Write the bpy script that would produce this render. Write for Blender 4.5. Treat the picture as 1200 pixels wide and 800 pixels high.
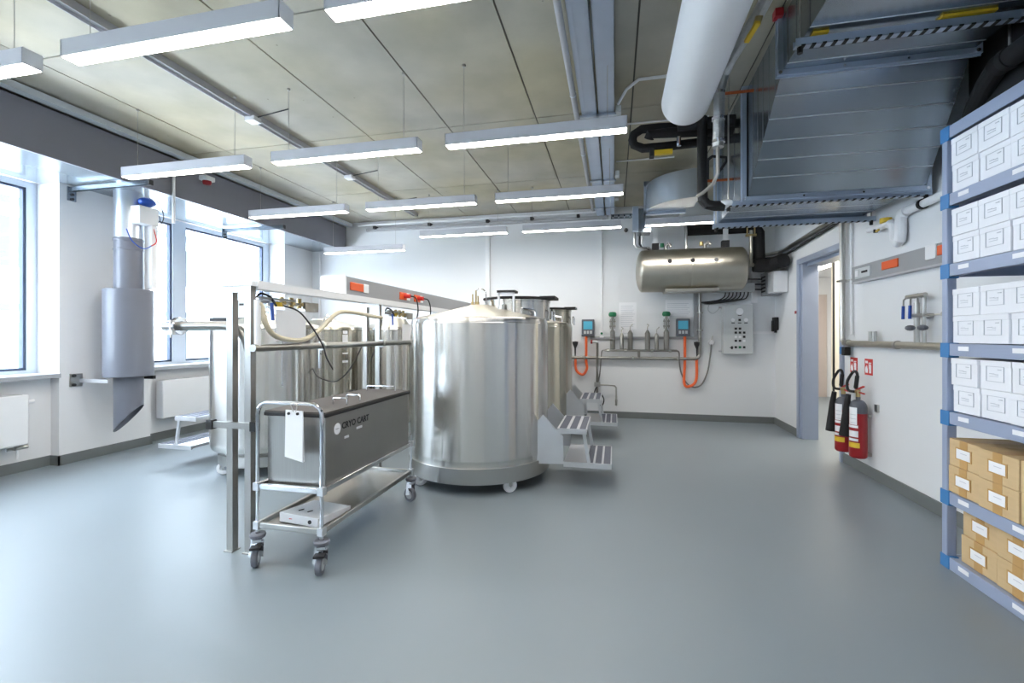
import bpy, bmesh, math, random
from mathutils import Vector, Matrix
random.seed(7)
S = bpy.context.scene
C = S.collection
for o in list(bpy.data.objects): bpy.data.objects.remove(o)

# ------------------------------------------------------------------ camera
cam = bpy.data.objects.new('camera', bpy.data.cameras.new('camera')); C.objects.link(cam)
cam.location = (0, 0, 1.4); cam.rotation_euler = (math.pi/2, 0, math.atan(120/(1200*16/36)))
cam.data.lens = 16; cam.data.sensor_width = 36; cam.data.shift_y = -8/1200
cam.data.clip_start = .05; cam.data.clip_end = 200
S.camera = cam
# ------------------------------------------------------------------ world, light levels, exposure
W = bpy.data.worlds.new('overcast_sky'); S.world = W; W.use_nodes = True
bg = W.node_tree.nodes['Background']; bg.inputs[0].default_value = (.91, .955, 1, 1); bg.inputs[1].default_value = 6.5
LAMP = 13.5
S.view_settings.view_transform = 'Standard'; S.view_settings.look = 'None'
S.view_settings.gamma = 1; S.view_settings.use_curve_mapping = False
S.view_settings.exposure = 1.82

# ------------------------------------------------------------------ materials
M = {}
def srgb(r, g, b):
    f = lambda v: ((v/255+.055)/1.055)**2.4 if v > 10 else v/255/12.92
    return (f(r), f(g), f(b))
def mat(name, col, rough=.5, metal=0, var=.05, scale=6, stretch=(1,1,1), bump=0, bscale=None, aniso=0, spec=None, rvar=0, coords='Position', detail=4):
    m = bpy.data.materials.new(name); m.use_nodes = True; M[name] = m
    nt = m.node_tree; N = nt.nodes; K = nt.links; b = N['Principled BSDF']
    col = srgb(*col)
    b.inputs['Roughness'].default_value = rough; b.inputs['Metallic'].default_value = metal
    if spec is not None: b.inputs['Specular IOR Level'].default_value = spec
    if coords == 'Position': src = N.new('ShaderNodeNewGeometry').outputs['Position']
    else: src = N.new('ShaderNodeTexCoord').outputs['Object']
    mp = N.new('ShaderNodeMapping'); mp.inputs['Scale'].default_value = stretch; K.new(src, mp.inputs[0])
    nz = N.new('ShaderNodeTexNoise'); nz.inputs['Scale'].default_value = scale; nz.inputs['Detail'].default_value = detail; K.new(mp.outputs[0], nz.inputs['Vector'])
    mx = N.new('ShaderNodeMix'); mx.data_type = 'RGBA'; K.new(nz.outputs['Fac'], mx.inputs['Factor'])
    mx.inputs['A'].default_value = (*[max(0, c*(1-2*var)) for c in col], 1); mx.inputs['B'].default_value = (*[min(1, c*(1+2*var)) for c in col], 1)
    K.new(mx.outputs['Result'], b.inputs['Base Color'])
    if rvar:
        mr = N.new('ShaderNodeMapRange'); K.new(nz.outputs['Fac'], mr.inputs[0]); mr.inputs[1].default_value = .3; mr.inputs[2].default_value = .7
        mr.inputs[3].default_value = rough-rvar; mr.inputs[4].default_value = rough+rvar; K.new(mr.outputs[0], b.inputs['Roughness'])
    if bump:
        n2 = nz
        if bscale: n2 = N.new('ShaderNodeTexNoise'); n2.inputs['Scale'].default_value = bscale; K.new(mp.outputs[0], n2.inputs['Vector'])
        bp = N.new('ShaderNodeBump'); bp.inputs['Strength'].default_value = bump; bp.inputs['Distance'].default_value = .01
        K.new(n2.outputs['Fac'], bp.inputs['Height']); K.new(bp.outputs[0], b.inputs['Normal'])
    if aniso:
        b.inputs['Anisotropic'].default_value = aniso; b.inputs['Anisotropic Rotation'].default_value = .25
        tg = N.new('ShaderNodeTangent'); tg.direction_type = 'RADIAL'; tg.axis = 'Z'; K.new(tg.outputs[0], b.inputs['Tangent'])
    return m
def emit(name, col, strength):
    m = bpy.data.materials.new(name); m.use_nodes = True; M[name] = m
    nt = m.node_tree; nt.nodes.remove(nt.nodes['Principled BSDF'])
    e = nt.nodes.new('ShaderNodeEmission'); e.inputs[0].default_value = (*col, 1); e.inputs[1].default_value = strength
    nt.links.new(e.outputs[0], nt.nodes['Material Output'].inputs[0]); return m
def glass(name, tint=(.93,.97,1)):
    m = bpy.data.materials.new(name); m.use_nodes = True; M[name] = m
    nt = m.node_tree; N = nt.nodes; K = nt.links; N.remove(N['Principled BSDF'])
    t = N.new('ShaderNodeBsdfTransparent'); t.inputs[0].default_value = (*tint, 1); g = N.new('ShaderNodeBsdfGlossy'); g.inputs['Roughness'].default_value = .02
    lw = N.new('ShaderNodeLayerWeight'); lw.inputs[0].default_value = .5; pw = N.new('ShaderNodeMath'); pw.operation = 'POWER'; pw.inputs[1].default_value = 5; K.new(lw.outputs['Facing'], pw.inputs[0]); fr = N.new('ShaderNodeMath'); fr.operation = 'MULTIPLY_ADD'; fr.inputs[1].default_value = .8; fr.inputs[2].default_value = .04; K.new(pw.outputs[0], fr.inputs[0]); mx = N.new('ShaderNodeMixShader')
    K.new(fr.outputs[0], mx.inputs[0]); K.new(t.outputs[0], mx.inputs[1]); K.new(g.outputs[0], mx.inputs[2]); K.new(mx.outputs[0], N['Material Output'].inputs[0])

mat('wall_white', (226,228,231), .6, var=.012, scale=1.2)
mat('pier_white', (228,228,230), .6, var=.012, scale=1.2)
mat('baseboard_grey', (112,117,118), .45, var=.03)
mat('floor_vinyl', (128,138,145), .4, var=.02, scale=1.1, detail=2)
mat('lamp_white', (226,228,236), .45, var=.01)
mat('lamp_alu', (194,195,202), .45, metal=.1, var=.01)
emit('lamp_light', (1, .955, .88), LAMP)
emit('corridor_fill_light', (1, .93, .82), 7)  # glow of the unseen lights added in the corridor
mat('steel', (212,210,206), .24, 1, var=.04, scale=5, stretch=(1,1,.02), aniso=1, bump=.09, bscale=7)
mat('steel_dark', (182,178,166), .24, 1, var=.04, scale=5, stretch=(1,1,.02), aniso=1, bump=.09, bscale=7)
mat('steel_plain', (188,187,184), .3, 1, var=.02, scale=4, detail=2)
mat('steel_sheet', (166,164,160), .33, 1, var=.05, scale=4, stretch=(40,1,1))
mat('steel_satin', (192,188,177), .36, 1, var=.05, scale=6)
mat('pipe_steel', (152,150,145), .3, 1, var=.04, scale=8)
mat('chrome', (225,225,228), .12, 1, var=.02)
mat('galv', (152,162,172), .27, .95, var=.03, scale=5, detail=2)
mat('galv_bright', (204,211,220), .34, .95, var=.03, scale=4, detail=2)
mat('galv_rail', (186,198,216), .4, .8, var=.03, scale=8)
mat('rail_light', (206,212,216), .45, .1, var=.02)
mat('alu', (216,218,222), .42, .8, var=.03)
mat('pvc_grey', (112,115,126), .28, var=.02)
mat('beam_grey', (122,122,133), .42, var=.03, scale=2, spec=.5)
mat('soffit', (150,160,168), .16, .5, var=.03, scale=2)
mat('trunk_grey', (150,152,156), .45, var=.02)
mat('track_grey', (178,178,182), .45, .1, var=.02)
mat('frame_grey', (168,178,198), .35, .3, var=.02)
mat('window_alu', (205,215,228), .4, .2, var=.01)
mat('window_dark', (60,72,96), .4, .2, var=.02)
mat('sill', (168,172,178), .4, var=.02)
mat('black_rubber', (24,24,27), .6, var=.05)
mat('black_foam', (22,22,25), .75, var=.1, scale=30, bump=.1)
mat('dark_pad', (78,74,72), .7, var=.05, scale=40)
mat('white_plastic', (232,233,236), .4, var=.01)
mat('white_pipe', (236,236,239), .5, var=.01)
mat('paper', (240,241,245), .7, var=.01)
mat('print_grey', (196,199,208), .7, var=.03)
mat('ink', (40,40,44), .7, var=.03)
mat('orange', (226,92,36), .4, var=.03)
mat('orange_hose', (236,104,52), .45, var=.03)
mat('red', (152,24,32), .32, var=.03)
mat('red_bright', (206,44,38), .4, var=.03)
mat('yellow', (228,190,50), .45, var=.03)
mat('brass', (188,166,118), .35, .9, var=.05)
mat('green', (20,112,74), .45, var=.05)
mat('blue', (34,78,170), .4, var=.03)
mat('clip_blue', (64,126,184), .45, var=.02)
mat('shelf_blue', (158,170,196), .42, .1, var=.02)
mat('shelf_deck', (168,178,200), .5, .1, var=.02)
mat('box_white', (238,240,246), .6, var=.008, scale=3)
mat('cardboard', (206,178,136), .75, var=.04, scale=9, stretch=(1,1,6))
mat('tape', (190,150,94), .4, var=.03)
mat('ext_grey', (92,96,106), .4, var=.03)
mat('hose_cream', (206,196,172), .45, var=.04, scale=20)
mat('silver_foil', (196,198,200), .3, .95, var=.1, scale=30, bump=.5, bscale=60)
mat('copper', (190,100,60), .35, .9, var=.05)
mat('screen_cyan', (92,186,216), .25, var=.03)
mat('panel_grey', (196,200,202), .45, var=.01)
mat('rubber_grey', (112,114,124), .5, var=.03)
mat('grip_dark', (98,102,116), .8, var=.05, scale=60)
mat('facade_white', (228,232,236), .7, var=.01)
mat('facade_glass', (48,60,74), .15, .3, var=.06)
mat('facade_teal', (52,76,80), .15, .2, var=.05)
mat('door_cream', (232,226,208), .5, var=.01)
mat('door_mauve', (190,178,172), .5, var=.02)
mat('joint_dark', (92,90,84), .8, var=.1)
mat('grey_rope', (120,120,120), .5, var=.05)
glass('window_glass')

def concrete():
    m = mat('concrete', (178,172,155), .75, var=.16, scale=2.2, bump=.05, bscale=40, detail=7)
    nt = m.node_tree; N = nt.nodes; K = nt.links; b = N['Principled BSDF']
    src = b.inputs['Base Color'].links[0].from_socket
    g = N.new('ShaderNodeNewGeometry')
    # small blow holes
    v = N.new('ShaderNodeTexVoronoi'); v.inputs['Scale'].default_value = 3.2; v.inputs['Randomness'].default_value = 1
    K.new(g.outputs['Position'], v.inputs['Vector'])
    lt = N.new('ShaderNodeMath'); lt.operation = 'LESS_THAN'; lt.inputs[1].default_value = .026; K.new(v.outputs['Distance'], lt.inputs[0])
    mx = N.new('ShaderNodeMix'); mx.data_type = 'RGBA'; mx.inputs['B'].default_value = (.12,.11,.1,1)
    f = N.new('ShaderNodeMath'); f.operation = 'MULTIPLY'; f.inputs[1].default_value = .5; K.new(lt.outputs[0], f.inputs[0]); K.new(f.outputs[0], mx.inputs['Factor'])
    # per panel tone and soft yellowish blotches
    oi = N.new('ShaderNodeObjectInfo'); mr = N.new('ShaderNodeMapRange'); mr.inputs[3].default_value = .92; mr.inputs[4].default_value = 1.06; K.new(oi.outputs['Random'], mr.inputs[0])
    hs = N.new('ShaderNodeHueSaturation'); K.new(src, hs.inputs['Color']); K.new(mr.outputs[0], hs.inputs['Value'])
    n2 = N.new('ShaderNodeTexNoise'); n2.inputs['Scale'].default_value = .8; K.new(g.outputs['Position'], n2.inputs['Vector'])
    m3 = N.new('ShaderNodeMapRange'); m3.inputs[1].default_value = .35; m3.inputs[2].default_value = .65; m3.inputs[3].default_value = .65; m3.inputs[4].default_value = 1.35; K.new(n2.outputs['Fac'], m3.inputs[0]); K.new(m3.outputs[0], hs.inputs['Saturation'])
    K.new(hs.outputs[0], mx.inputs['A']); K.new(mx.outputs['Result'], b.inputs['Base Color'])
concrete()

# ------------------------------------------------------------------ mesh builder
class MB:
    def __init__(s): s.v = []; s.f = []; s.sm = []; s.mi = []; s.cur = 0
    def face(s, idx, smooth=False): s.f.append(idx); s.sm.append(smooth); s.mi.append(s.cur)
    def box(s, x0, x1, y0, y1, z0, z1):
        n = len(s.v)
        for z in (z0, z1):
            for (x, y) in ((x0,y0),(x1,y0),(x1,y1),(x0,y1)): s.v.append((x,y,z))
        for q in ((0,3,2,1),(4,5,6,7),(0,1,5,4),(1,2,6,5),(2,3,7,6),(3,0,4,7)): s.face([n+i for i in q])
        return s
    def hexa(s, pts):            # eight corners: bottom four then top four, both counter-clockwise
        n = len(s.v); s.v += [tuple(p) for p in pts]
        for q in ((0,3,2,1),(4,5,6,7),(0,1,5,4),(1,2,6,5),(2,3,7,6),(3,0,4,7)): s.face([n+i for i in q])
        return s
    def rbox(s, c, size, rz=0):
        n = len(s.v); s.box(-size[0]/2, size[0]/2, -size[1]/2, size[1]/2, -size[2]/2, size[2]/2)
        R = Matrix.Rotation(rz, 3, 'Z')
        for i in range(n, len(s.v)): s.v[i] = tuple(Vector(c)+R@Vector(s.v[i]))
        return s
    def beam(s, p0, p1, w, h=None, up=(0,0,1)):     # square bar between two points
        h = h or w; p0 = Vector(p0); p1 = Vector(p1); d = (p1-p0).normalized()
        u = Vector(up)
        if abs(d.dot(u)) > .98: u = Vector((1,0,0))
        a = d.cross(u).normalized(); b = a.cross(d).normalized(); n = len(s.v)
        for p in (p0, p1):
            for (i, j) in ((-1,-1),(1,-1),(1,1),(-1,1)): s.v.append(tuple(p+a*(i*w/2)+b*(j*h/2)))
        for q in ((0,1,2,3),(7,6,5,4),(0,4,5,1),(1,5,6,2),(2,6,7,3),(3,7,4,0)): s.face([n+i for i in q])
        return s
    def tube(s, pts, r, seg=12, cap=True, smooth_path=0, rads=None):
        P = [Vector(p) for p in pts]
        if smooth_path:
            Q = []
            for i in range(len(P)-1):
                p0 = P[max(i-1,0)]; p1 = P[i]; p2 = P[i+1]; p3 = P[min(i+2,len(P)-1)]
                for k in range(smooth_path):
                    t = k/smooth_path
                    Q.append(.5*((2*p1)+(p2-p0)*t+(2*p0-5*p1+4*p2-p3)*t*t+(3*p1-p0-3*p2+p3)*t**3))
            Q.append(P[-1]); P = Q
        n0 = len(s.v); T = []
        for i in range(len(P)):
            a = (P[i]-P[i-1]).normalized() if i else None; b = (P[i+1]-P[i]).normalized() if i < len(P)-1 else None
            T.append((a+b).normalized() if a is not None and b is not None and (a+b).length > 1e-6 else (a if a is not None else b))
        u = T[0].orthogonal().normalized()
        for i, p in enumerate(P):
            t = T[i]; u = (u-t*u.dot(t)); u = u.normalized() if u.length > 1e-6 else t.orthogonal().normalized(); w = t.cross(u)
            k = 1.0
            if 0 < i < len(P)-1:
                cs = (P[i]-P[i-1]).normalized().dot(t); k = 1/max(cs, .6)
            rr = rads[i] if rads else r
            for j in range(seg):
                a = 2*math.pi*j/seg; s.v.append(tuple(p+(u*math.cos(a)+w*math.sin(a))*rr))
        for i in range(len(P)-1):
            for j in range(seg):
                a = n0+i*seg+j; b = n0+i*seg+(j+1) % seg; s.face([a, b, b+seg, a+seg], True)
        if cap:
            s.face([n0+j for j in reversed(range(seg))]); e = n0+(len(P)-1)*seg; s.face([e+j for j in range(seg)])
        return s
    def cyl(s, p0, p1, r, seg=20): return s.tube([p0, p1], r, seg)
    def lathe(s, c, prof, seg=48, axis='Z', sharp=()):
        # prof: list of (radius, height); closed at axis when radius 0
        n0 = len(s.v); c = Vector(c)
        def pt(r, h, a):
            if axis == 'Z': return tuple(c+Vector((r*math.cos(a), r*math.sin(a), h)))
            if axis == 'X': return tuple(c+Vector((h, r*math.cos(a), r*math.sin(a))))
            return tuple(c+Vector((r*math.cos(a), h, -r*math.sin(a))))
        rows = []
        for (r, h) in prof:
            if r < 1e-6: rows.append([len(s.v)]); s.v.append(pt(0, h, 0))
            else:
                rows.append(list(range(len(s.v), len(s.v)+seg))); s.v += [pt(r, h, 2*math.pi*j/seg) for j in range(seg)]
        for i in range(len(rows)-1):
            a, b = rows[i], rows[i+1]; fl = abs(prof[i][1]-prof[i+1][1]) < 1e-6
            for j in range(seg):
                k = (j+1) % seg
                if len(a) == 1 and len(b) == 1: continue
                if len(a) == 1: s.face([a[0], b[k], b[j]], not fl)
                elif len(b) == 1: s.face([a[j], a[k], b[0]], not fl)
                else: s.face([a[j], a[k], b[k], b[j]], not fl)
        return s
    def prism(s, poly, z0, z1, axis='Z'):       # poly in the plane, extruded along axis
        n = len(s.v); k = len(poly)
        for z in (z0, z1):
            for (a, b) in poly: s.v.append((a,b,z) if axis == 'Z' else ((a,z,b) if axis == 'Y' else (z,a,b)))
        s.face([n+i for i in reversed(range(k))]); s.face([n+k+i for i in range(k)])
        for i in range(k): j = (i+1) % k; s.face([n+i, n+j, n+k+j, n+k+i])
        return s
    def ball(s, c, r, seg=14, ring=8, sc=(1,1,1)):
        n = len(s.v); prof = [(r*math.sin(math.pi*i/ring), -r*math.cos(math.pi*i/ring)) for i in range(ring+1)]
        prof[0] = (0, -r); prof[-1] = (0, r); s.lathe((0,0,0), prof, seg)
        for i in range(n, len(s.v)): v = s.v[i]; s.v[i] = (c[0]+v[0]*sc[0], c[1]+v[1]*sc[1], c[2]+v[2]*sc[2])
        return s
    def build(s, name, mats, parent=None, bevel=0, fix=True):
        mats = [mats] if isinstance(mats, str) else mats
        me = bpy.data.meshes.new(name)
        if parent is None:
            xs, ys, zs = zip(*s.v); base = Vector(((min(xs)+max(xs))/2, (min(ys)+max(ys))/2, min(zs)))
        else:
            base = Vector((0,0,0)); p = parent
            while p: base += p.location; p = p.parent
        me.from_pydata([tuple(Vector(v)-base) for v in s.v], [], s.f)
        for m in mats: me.materials.append(M[m])
        me.polygons.foreach_set('use_smooth', s.sm); me.polygons.foreach_set('material_index', s.mi)
        if fix:
            bm = bmesh.new(); bm.from_mesh(me); bmesh.ops.recalc_face_normals(bm, faces=bm.faces); bm.to_mesh(me); bm.free()
        me.set_sharp_from_angle(angle=math.radians(24)); me.update()
        o = bpy.data.objects.new(name, me); C.objects.link(o)
        if parent: o.parent = parent
        else: o.location = base
        if bevel:
            b = o.modifiers.new('bevel', 'BEVEL'); b.width = bevel; b.segments = 2; b.limit_method = 'ANGLE'; b.angle_limit = 1.0
        return o
def tag(o, label, cat, group=None):
    o['label'] = label; o['category'] = cat
    if group: o['group'] = group
    return o
def thing(name, label, cat, loc, group=None):
    o = bpy.data.objects.new(name, None); o.empty_display_size = .1; C.objects.link(o); o.location = loc
    return tag(o, label, cat, group)
def struct(o): o['kind'] = 'structure'; return o
def dup(root, loc, label=None):
    r = root.copy(); C.objects.link(r); r.location = loc
    if label: r['label'] = label
    for ch in list(root.children):
        c = ch.copy(); C.objects.link(c); c.parent = r
        for g in ch.children:
            d = g.copy(); C.objects.link(d); d.parent = c
    return r
def B(*a): return MB().box(*a)
def text_obj(name, txt, size, mat_name, parent, origin, xdir, ydir, depth=.002):
    cu = bpy.data.curves.new('t', 'FONT'); cu.body = txt; cu.size = size; cu.extrude = depth/2; cu.offset = .0012; cu.resolution_u = 2
    t = bpy.data.objects.new('t', cu); C.objects.link(t); dg = bpy.context.evaluated_depsgraph_get(); dg.update()
    me = bpy.data.meshes.new_from_object(t.evaluated_get(dg)); bpy.data.objects.remove(t)
    x = Vector(xdir); y = Vector(ydir); z = x.cross(y)
    R = Matrix((x, y, z)).transposed()
    base = Vector((0,0,0)); p = parent
    while p: base += p.location; p = p.parent
    for v in me.vertices: v.co = R@v.co+Vector(origin)-base
    me.materials.clear(); me.materials.append(M[mat_name]); me.name = name
    o = bpy.data.objects.new(name, me); C.objects.link(o); o.parent = parent; return o

# ================================================================== THE ROOM
XL, XR, YB, YF, ZC = -5.8, 2.46, 7.88, -4.4, 3.55
struct(B(-6.3, 5.2, YF-.2, 12, -.12, 0).build('floor', 'floor_vinyl'))
ceil = struct(B(-6.3, 2.75, YF-.2, YB+.15, ZC+.012, ZC+.25).build('ceiling', 'joint_dark'))
xs = [-5.36+.92*i for i in range(9)]; xs[0] = -6.0; xs[-1] = 2.46
ys = [-4.4, -2.74, -.94, .86, 2.66, 4.46, 6.26, 7.88]
g = .007
for i in range(8):
    for j in range(7):
        B(xs[i]+g, xs[i+1]-g, ys[j]+g, ys[j+1]-g, ZC, ZC+.012).build('concrete_panel', 'concrete', ceil)
struct(B(-6.3, 2.75, YB, YB+.15, 0, ZC).build('wall_back', 'wall_white'))
struct(B(-6.3, 2.75, YF-.15, YF, 0, ZC).build('wall_front', 'wall_white'))
w = MB(); w.box(XR, XR+.15, YF, 5.70, 0, ZC); w.box(XR, XR+.15, 5.70, 6.92, 2.40, ZC); w.box(XR, XR+.15, 6.92, YB, 0, ZC)
struct(w.build('wall_right', 'wall_white'))
w = MB()
w.box(-6.35, -5.92, YF, 3.69, 0, .96); w.box(-6.35, -5.92, 4.67, 7.10, 0, .96)             # parapets under the windows
w.box(-6.35, XL, 3.69, 4.67, 0, 3.03); w.box(-6.35, XL, 7.10, YB, 0, 3.03); w.box(-6.35, XL, .55, 1.15, 0, 3.03)
w.box(-6.35, XL, YF, YF+.5, 0, 3.03)
w.box(-6.35, -6.05, YF, YB, 3.03, ZC)
struct(w.build('wall_left', 'pier_white'))
# glossy sheet soffit and grey bulkhead along the window side
struct(B(-6.05, -5.06, YF, YB, 3.03, 3.05).build('trim_1', 'soffit'))
struct(B(-5.06, -5.03, YF, YB-.05, 3.02, 3.46).build('trim_2', 'beam_grey'))
struct(B(-5.00, -4.91, YF, YB-.02, 3.47, 3.53).build('trim_3', 'rail_light'))
# baseboards
b = MB(); b.box(-5.92, -5.905, YF, 3.69, 0, .105); b.box(-5.92, XL+.015, 3.675, 3.69, 0, .105); b.box(XL, XL+.015, 3.675, 4.685, 0, .105)
b.box(-5.92, -5.905, 4.67, 7.10, 0, .105); b.box(-5.92, XL+.015, 4.67, 4.685, 0, .105); b.box(XL, XL+.015, 7.085, YB, 0, .105)
struct(b.build('baseboard_left', 'baseboard_grey'))
struct(B(XL, XR, YB-.015, YB, 0, .105).build('baseboard_back', 'baseboard_grey'))
b = MB(); b.box(XR-.015, XR, YF, 5.72, 0, .105); b.box(XR-.015, XR, 6.92, YB-.015, 0, .105)
struct(b.build('baseboard_right', 'baseboard_grey'))

# windows
def window(idx, y0, y1, mullions, pad):
    o = bpy.data.objects.new('window_%d' % idx, None); C.objects.link(o); o.location = (-6.15, (y0+y1)/2, .98); struct(o)
    f = MB(); X0, X1 = -6.2, -6.12
    f.box(X0, X1, y0, y0+pad, .98, 3.03); f.box(X0, X1, y1-pad, y1, .98, 3.03); f.box(X0, X1, y0+pad, y1-pad, .98, 1.02); f.box(X0, X1, y0+pad, y1-pad, 2.97, 3.03)
    f.build('window_frame', 'window_alu', o)
    ms = []
    for (a, b_) in mullions: B(X0, X1+.01, a, b_, 1.02, 2.97).build('mullion', 'window_alu', o); ms.append((a, b_))
    edges = [y0+pad]
    for (a, b_) in ms: edges += [a, b_]
    edges.append(y1-pad)
    for k in range(0, len(edges), 2):
        a, b_ = edges[k], edges[k+1]
        B(-6.165, -6.155, a, b_, 1.02, 2.97).build('pane', 'window_glass', o)
        q = MB(); q.box(-6.19, -6.13, a, a+.025, 1.02, 2.97); q.box(-6.19, -6.13, b_-.025, b_, 1.02, 2.97); q.box(-6.19, -6.13, a+.025, b_-.025, 1.02, 1.045); q.box(-6.19, -6.13, a+.025, b_-.025, 2.945, 2.97)
        q.build('gasket', 'window_dark', o)
    return o
window(1, 1.15, 3.69, [], .09)
window(2, 4.67, 7.10, [(5.24, 5.44)], .14)
window(3, YF+.5, .55, [], .09)  # unseen window added behind the camera to let in more daylight
for (a, b_) in ((1.15, 3.69), (4.67, 7.10), (YF+.5, .55)):
    struct(B(-6.12, -5.77, a, b_, .94, .985).build('trim_4', 'sill', bevel=.004))

# neighbouring building outside
bl = thing('office_building', 'pale office building with window bands seen through the glazing', 'building', (-19, 8, -6))
B(-27, -19, -25, 45, -6, 14).build('wall', 'facade_white', bl)
for k, z in enumerate((-3.2, .2, 3.6, 7.0)):
    B(-19.02, -18.7, -25, 45, z+1.95, z+2.2).build('floor_band', 'facade_glass', bl)
    for y in range(-24, 44, 4):
        wd = B(-19.03, -18.95, y, y+3.4, z, z+1.6).build('window', 'facade_teal' if k < 2 else 'facade_glass', bl)

# doorway and corridor
d = bpy.data.objects.new('door_1', None); C.objects.link(d); d.location = (XR, 6.3, 0); struct(d)
j = MB(); j.box(XR-.03, XR+.05, 6.86, 6.93, 0, 2.42); j.box(XR-.005, XR+.19, 6.80, 6.87, 0, 2.36); j.build('jamb', 'frame_grey', d, .004)
j = MB(); j.box(XR-.03, XR+.05, 5.665, 5.72, 0, 2.42); j.box(XR+.05, XR+.2, 5.69, 5.74, 0, 2.36); j.build('jamb', 'frame_grey', d, .004)
j = MB(); j.box(XR-.03, XR+.05, 5.72, 6.86, 2.35, 2.42); j.box(XR+.05, XR+.24, 5.72, 6.80, 2.31, 2.36); j.build('head', 'frame_grey', d, .004)
w = MB(); w.box(5.0, 5.15, 4.0, 12, 0, 2.7); w.box(2.61, 5.0, 11.6, 11.75, 0, 2.7); w.box(2.61, 5.0, 4.0, 4.1, 0, 2.7); w.box(2.61, 2.75, YB+.15, 11.6, 0, 2.7)
struct(w.build('wall_corridor', 'wall_white'))
struct(B(2.61, 5.15, 4.0, 12, 2.7, 2.8).build('ceiling_corridor', 'wall_white'))
w = MB(); w.box(3.21, 5.0, 7.7, 7.8, 0, 2.7)
struct(w.build('wall_return', 'door_cream'))
struct(B(3.19, 3.212, 7.69, 7.71, 0, 2.7).build('trim_5', 'black_rubber'))
d2 = struct(B(3.7, 4.66, 11.53, 11.6, 0, 2.3).build('door_2', 'door_mauve'))
B(4.26, 4.3, 11.44, 11.53, .98, 1.22).build('door_handle', 'ink', d2); MB().cyl((4.28,11.46,1.05), (4.42,11.46,1.05), .015).build('door_handle', 'ink', d2)
cl = thing('corridor_fill_light', 'unseen flat light added to brighten the corridor beyond the doorway', 'lamp', (3.3, 6.6, 2.66))  # unseen lamp added so that the corridor looks lit
B(2.95, 3.65, 6.0, 7.4, 2.67, 2.7).build('housing', 'lamp_white', cl); B(2.99, 3.61, 6.05, 7.35, 2.66, 2.672).build('diffuser', 'corridor_fill_light', cl)

# ================================================================== CEILING LAMPS
ROWS = [.36, 1.91, 3.455, 5.0, 6.55]; COLS = [(-4.58, -3.2), (-2.92, -1.55), (-1.31, .09), (.42, 1.62)]
def lamp(x0, x1, y, label, dz=0):
    t = thing('linear_pendant_lamp', label, 'lamp', ((x0+x1)/2, y, 2.90+dz), 'linear pendant lamps under the concrete ceiling')
    z0, z1 = 2.905+dz, 2.995+dz
    h = MB(); h.box(x0, x1, y-.047, y-.041, z0, z1); h.box(x0, x1, y+.041, y+.047, z0, z1); h.box(x0, x1, y-.041, y+.041, z1-.006, z1)
    h.build('housing', 'lamp_alu', t)
    for xx in (x0, x1-.004): B(xx-.002, xx+.006, y-.047, y+.047, z0, z1).build('end_cap', 'lamp_white', t)
    B(x0+.004, x1-.004, y-.041, y+.041, z0-.003, z0+.007).build('diffuser', 'lamp_light', t)
    for xx in (x0+.14, x1-.14):
        MB().cyl((xx, y, z1), (xx, y, ZC), .0022, 6).build('suspension_wire', 'steel_plain', t)
        MB().cyl((xx, y, ZC-.018), (xx, y, ZC), .014, 10).build('ceiling_cup', 'steel_plain', t)
    return t
rn = {0: 'behind the camera', 1: 'nearest row', 2: 'second row', 3: 'third row', 4: 'back row'}
LBL = {(1,0): 'white pendant lamp cut by the left edge, nearest row over the windows', (1,1): 'large white pendant lamp at upper left in the nearest row', (1,2): 'white pendant lamp cut by the top edge, right of nearest row',
 (2,0): 'white pendant lamp above the grey exhaust pipe by the windows', (2,1): 'middle pendant lamp of the second row under a ceiling box', (2,2): 'right pendant lamp of the second row crossing under the cable trays',
 (3,0): 'left pendant lamp of the third row before the grey bulkhead', (3,1): 'middle pendant lamp of the third row over the front tank', (3,2): 'right pendant lamp of the third row ending at the cable trays',
 (4,0): 'left pendant lamp of the back row in the far corner', (4,1): 'second pendant lamp from the left in the back row', (4,2): 'third pendant lamp from the left in the back row below the trays', (4,3): 'rightmost pendant lamp of the back row above the horizontal vessel',
 (0,0): 'left pendant lamp added for light in the unseen row behind the camera', (0,1): 'middle pendant lamp added for light in the unseen row behind the camera', (0,2): 'right pendant lamp added for light in the unseen row behind the camera'}  # the row behind the camera is unseen, added to light the room
for (r, c) in LBL: lamp(*COLS[c], ROWS[r], LBL[(r, c)], -.19 if (r, c) == (4, 0) else 0)

# lighting track on the ceiling with junction boxes
cl2 = dup(cl, (3.6, 9.4, 2.66), 'second unseen light added to brighten the dark end of the corridor')  # second unseen lamp, added to lift the dark corridor end
t = thing('lighting_track', 'grey metal lighting track running along the concrete ceiling', 'track', (-3.43, 3, 3.49))
tr = MB(); tr.box(-3.47, -3.462, YF, 7.5, 3.49, ZC); tr.box(-3.398, -3.39, YF, 7.5, 3.49, ZC); tr.box(-3.462, -3.398, YF, 7.5, 3.515, 3.523)
tr.build('channel', 'track_grey', t)
for y in (2.0, 3.75, 5.4, 6.6):
    B(-3.47, -3.36, y-.05, y+.05, 3.455, 3.5).build('junction_box', 'white_plastic', t, .006)
    MB().cyl((-3.36, y, 3.5), (-3.0, y-.02, 3.53), .006, 6).build('cable_arm', 'ink', t)

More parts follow.
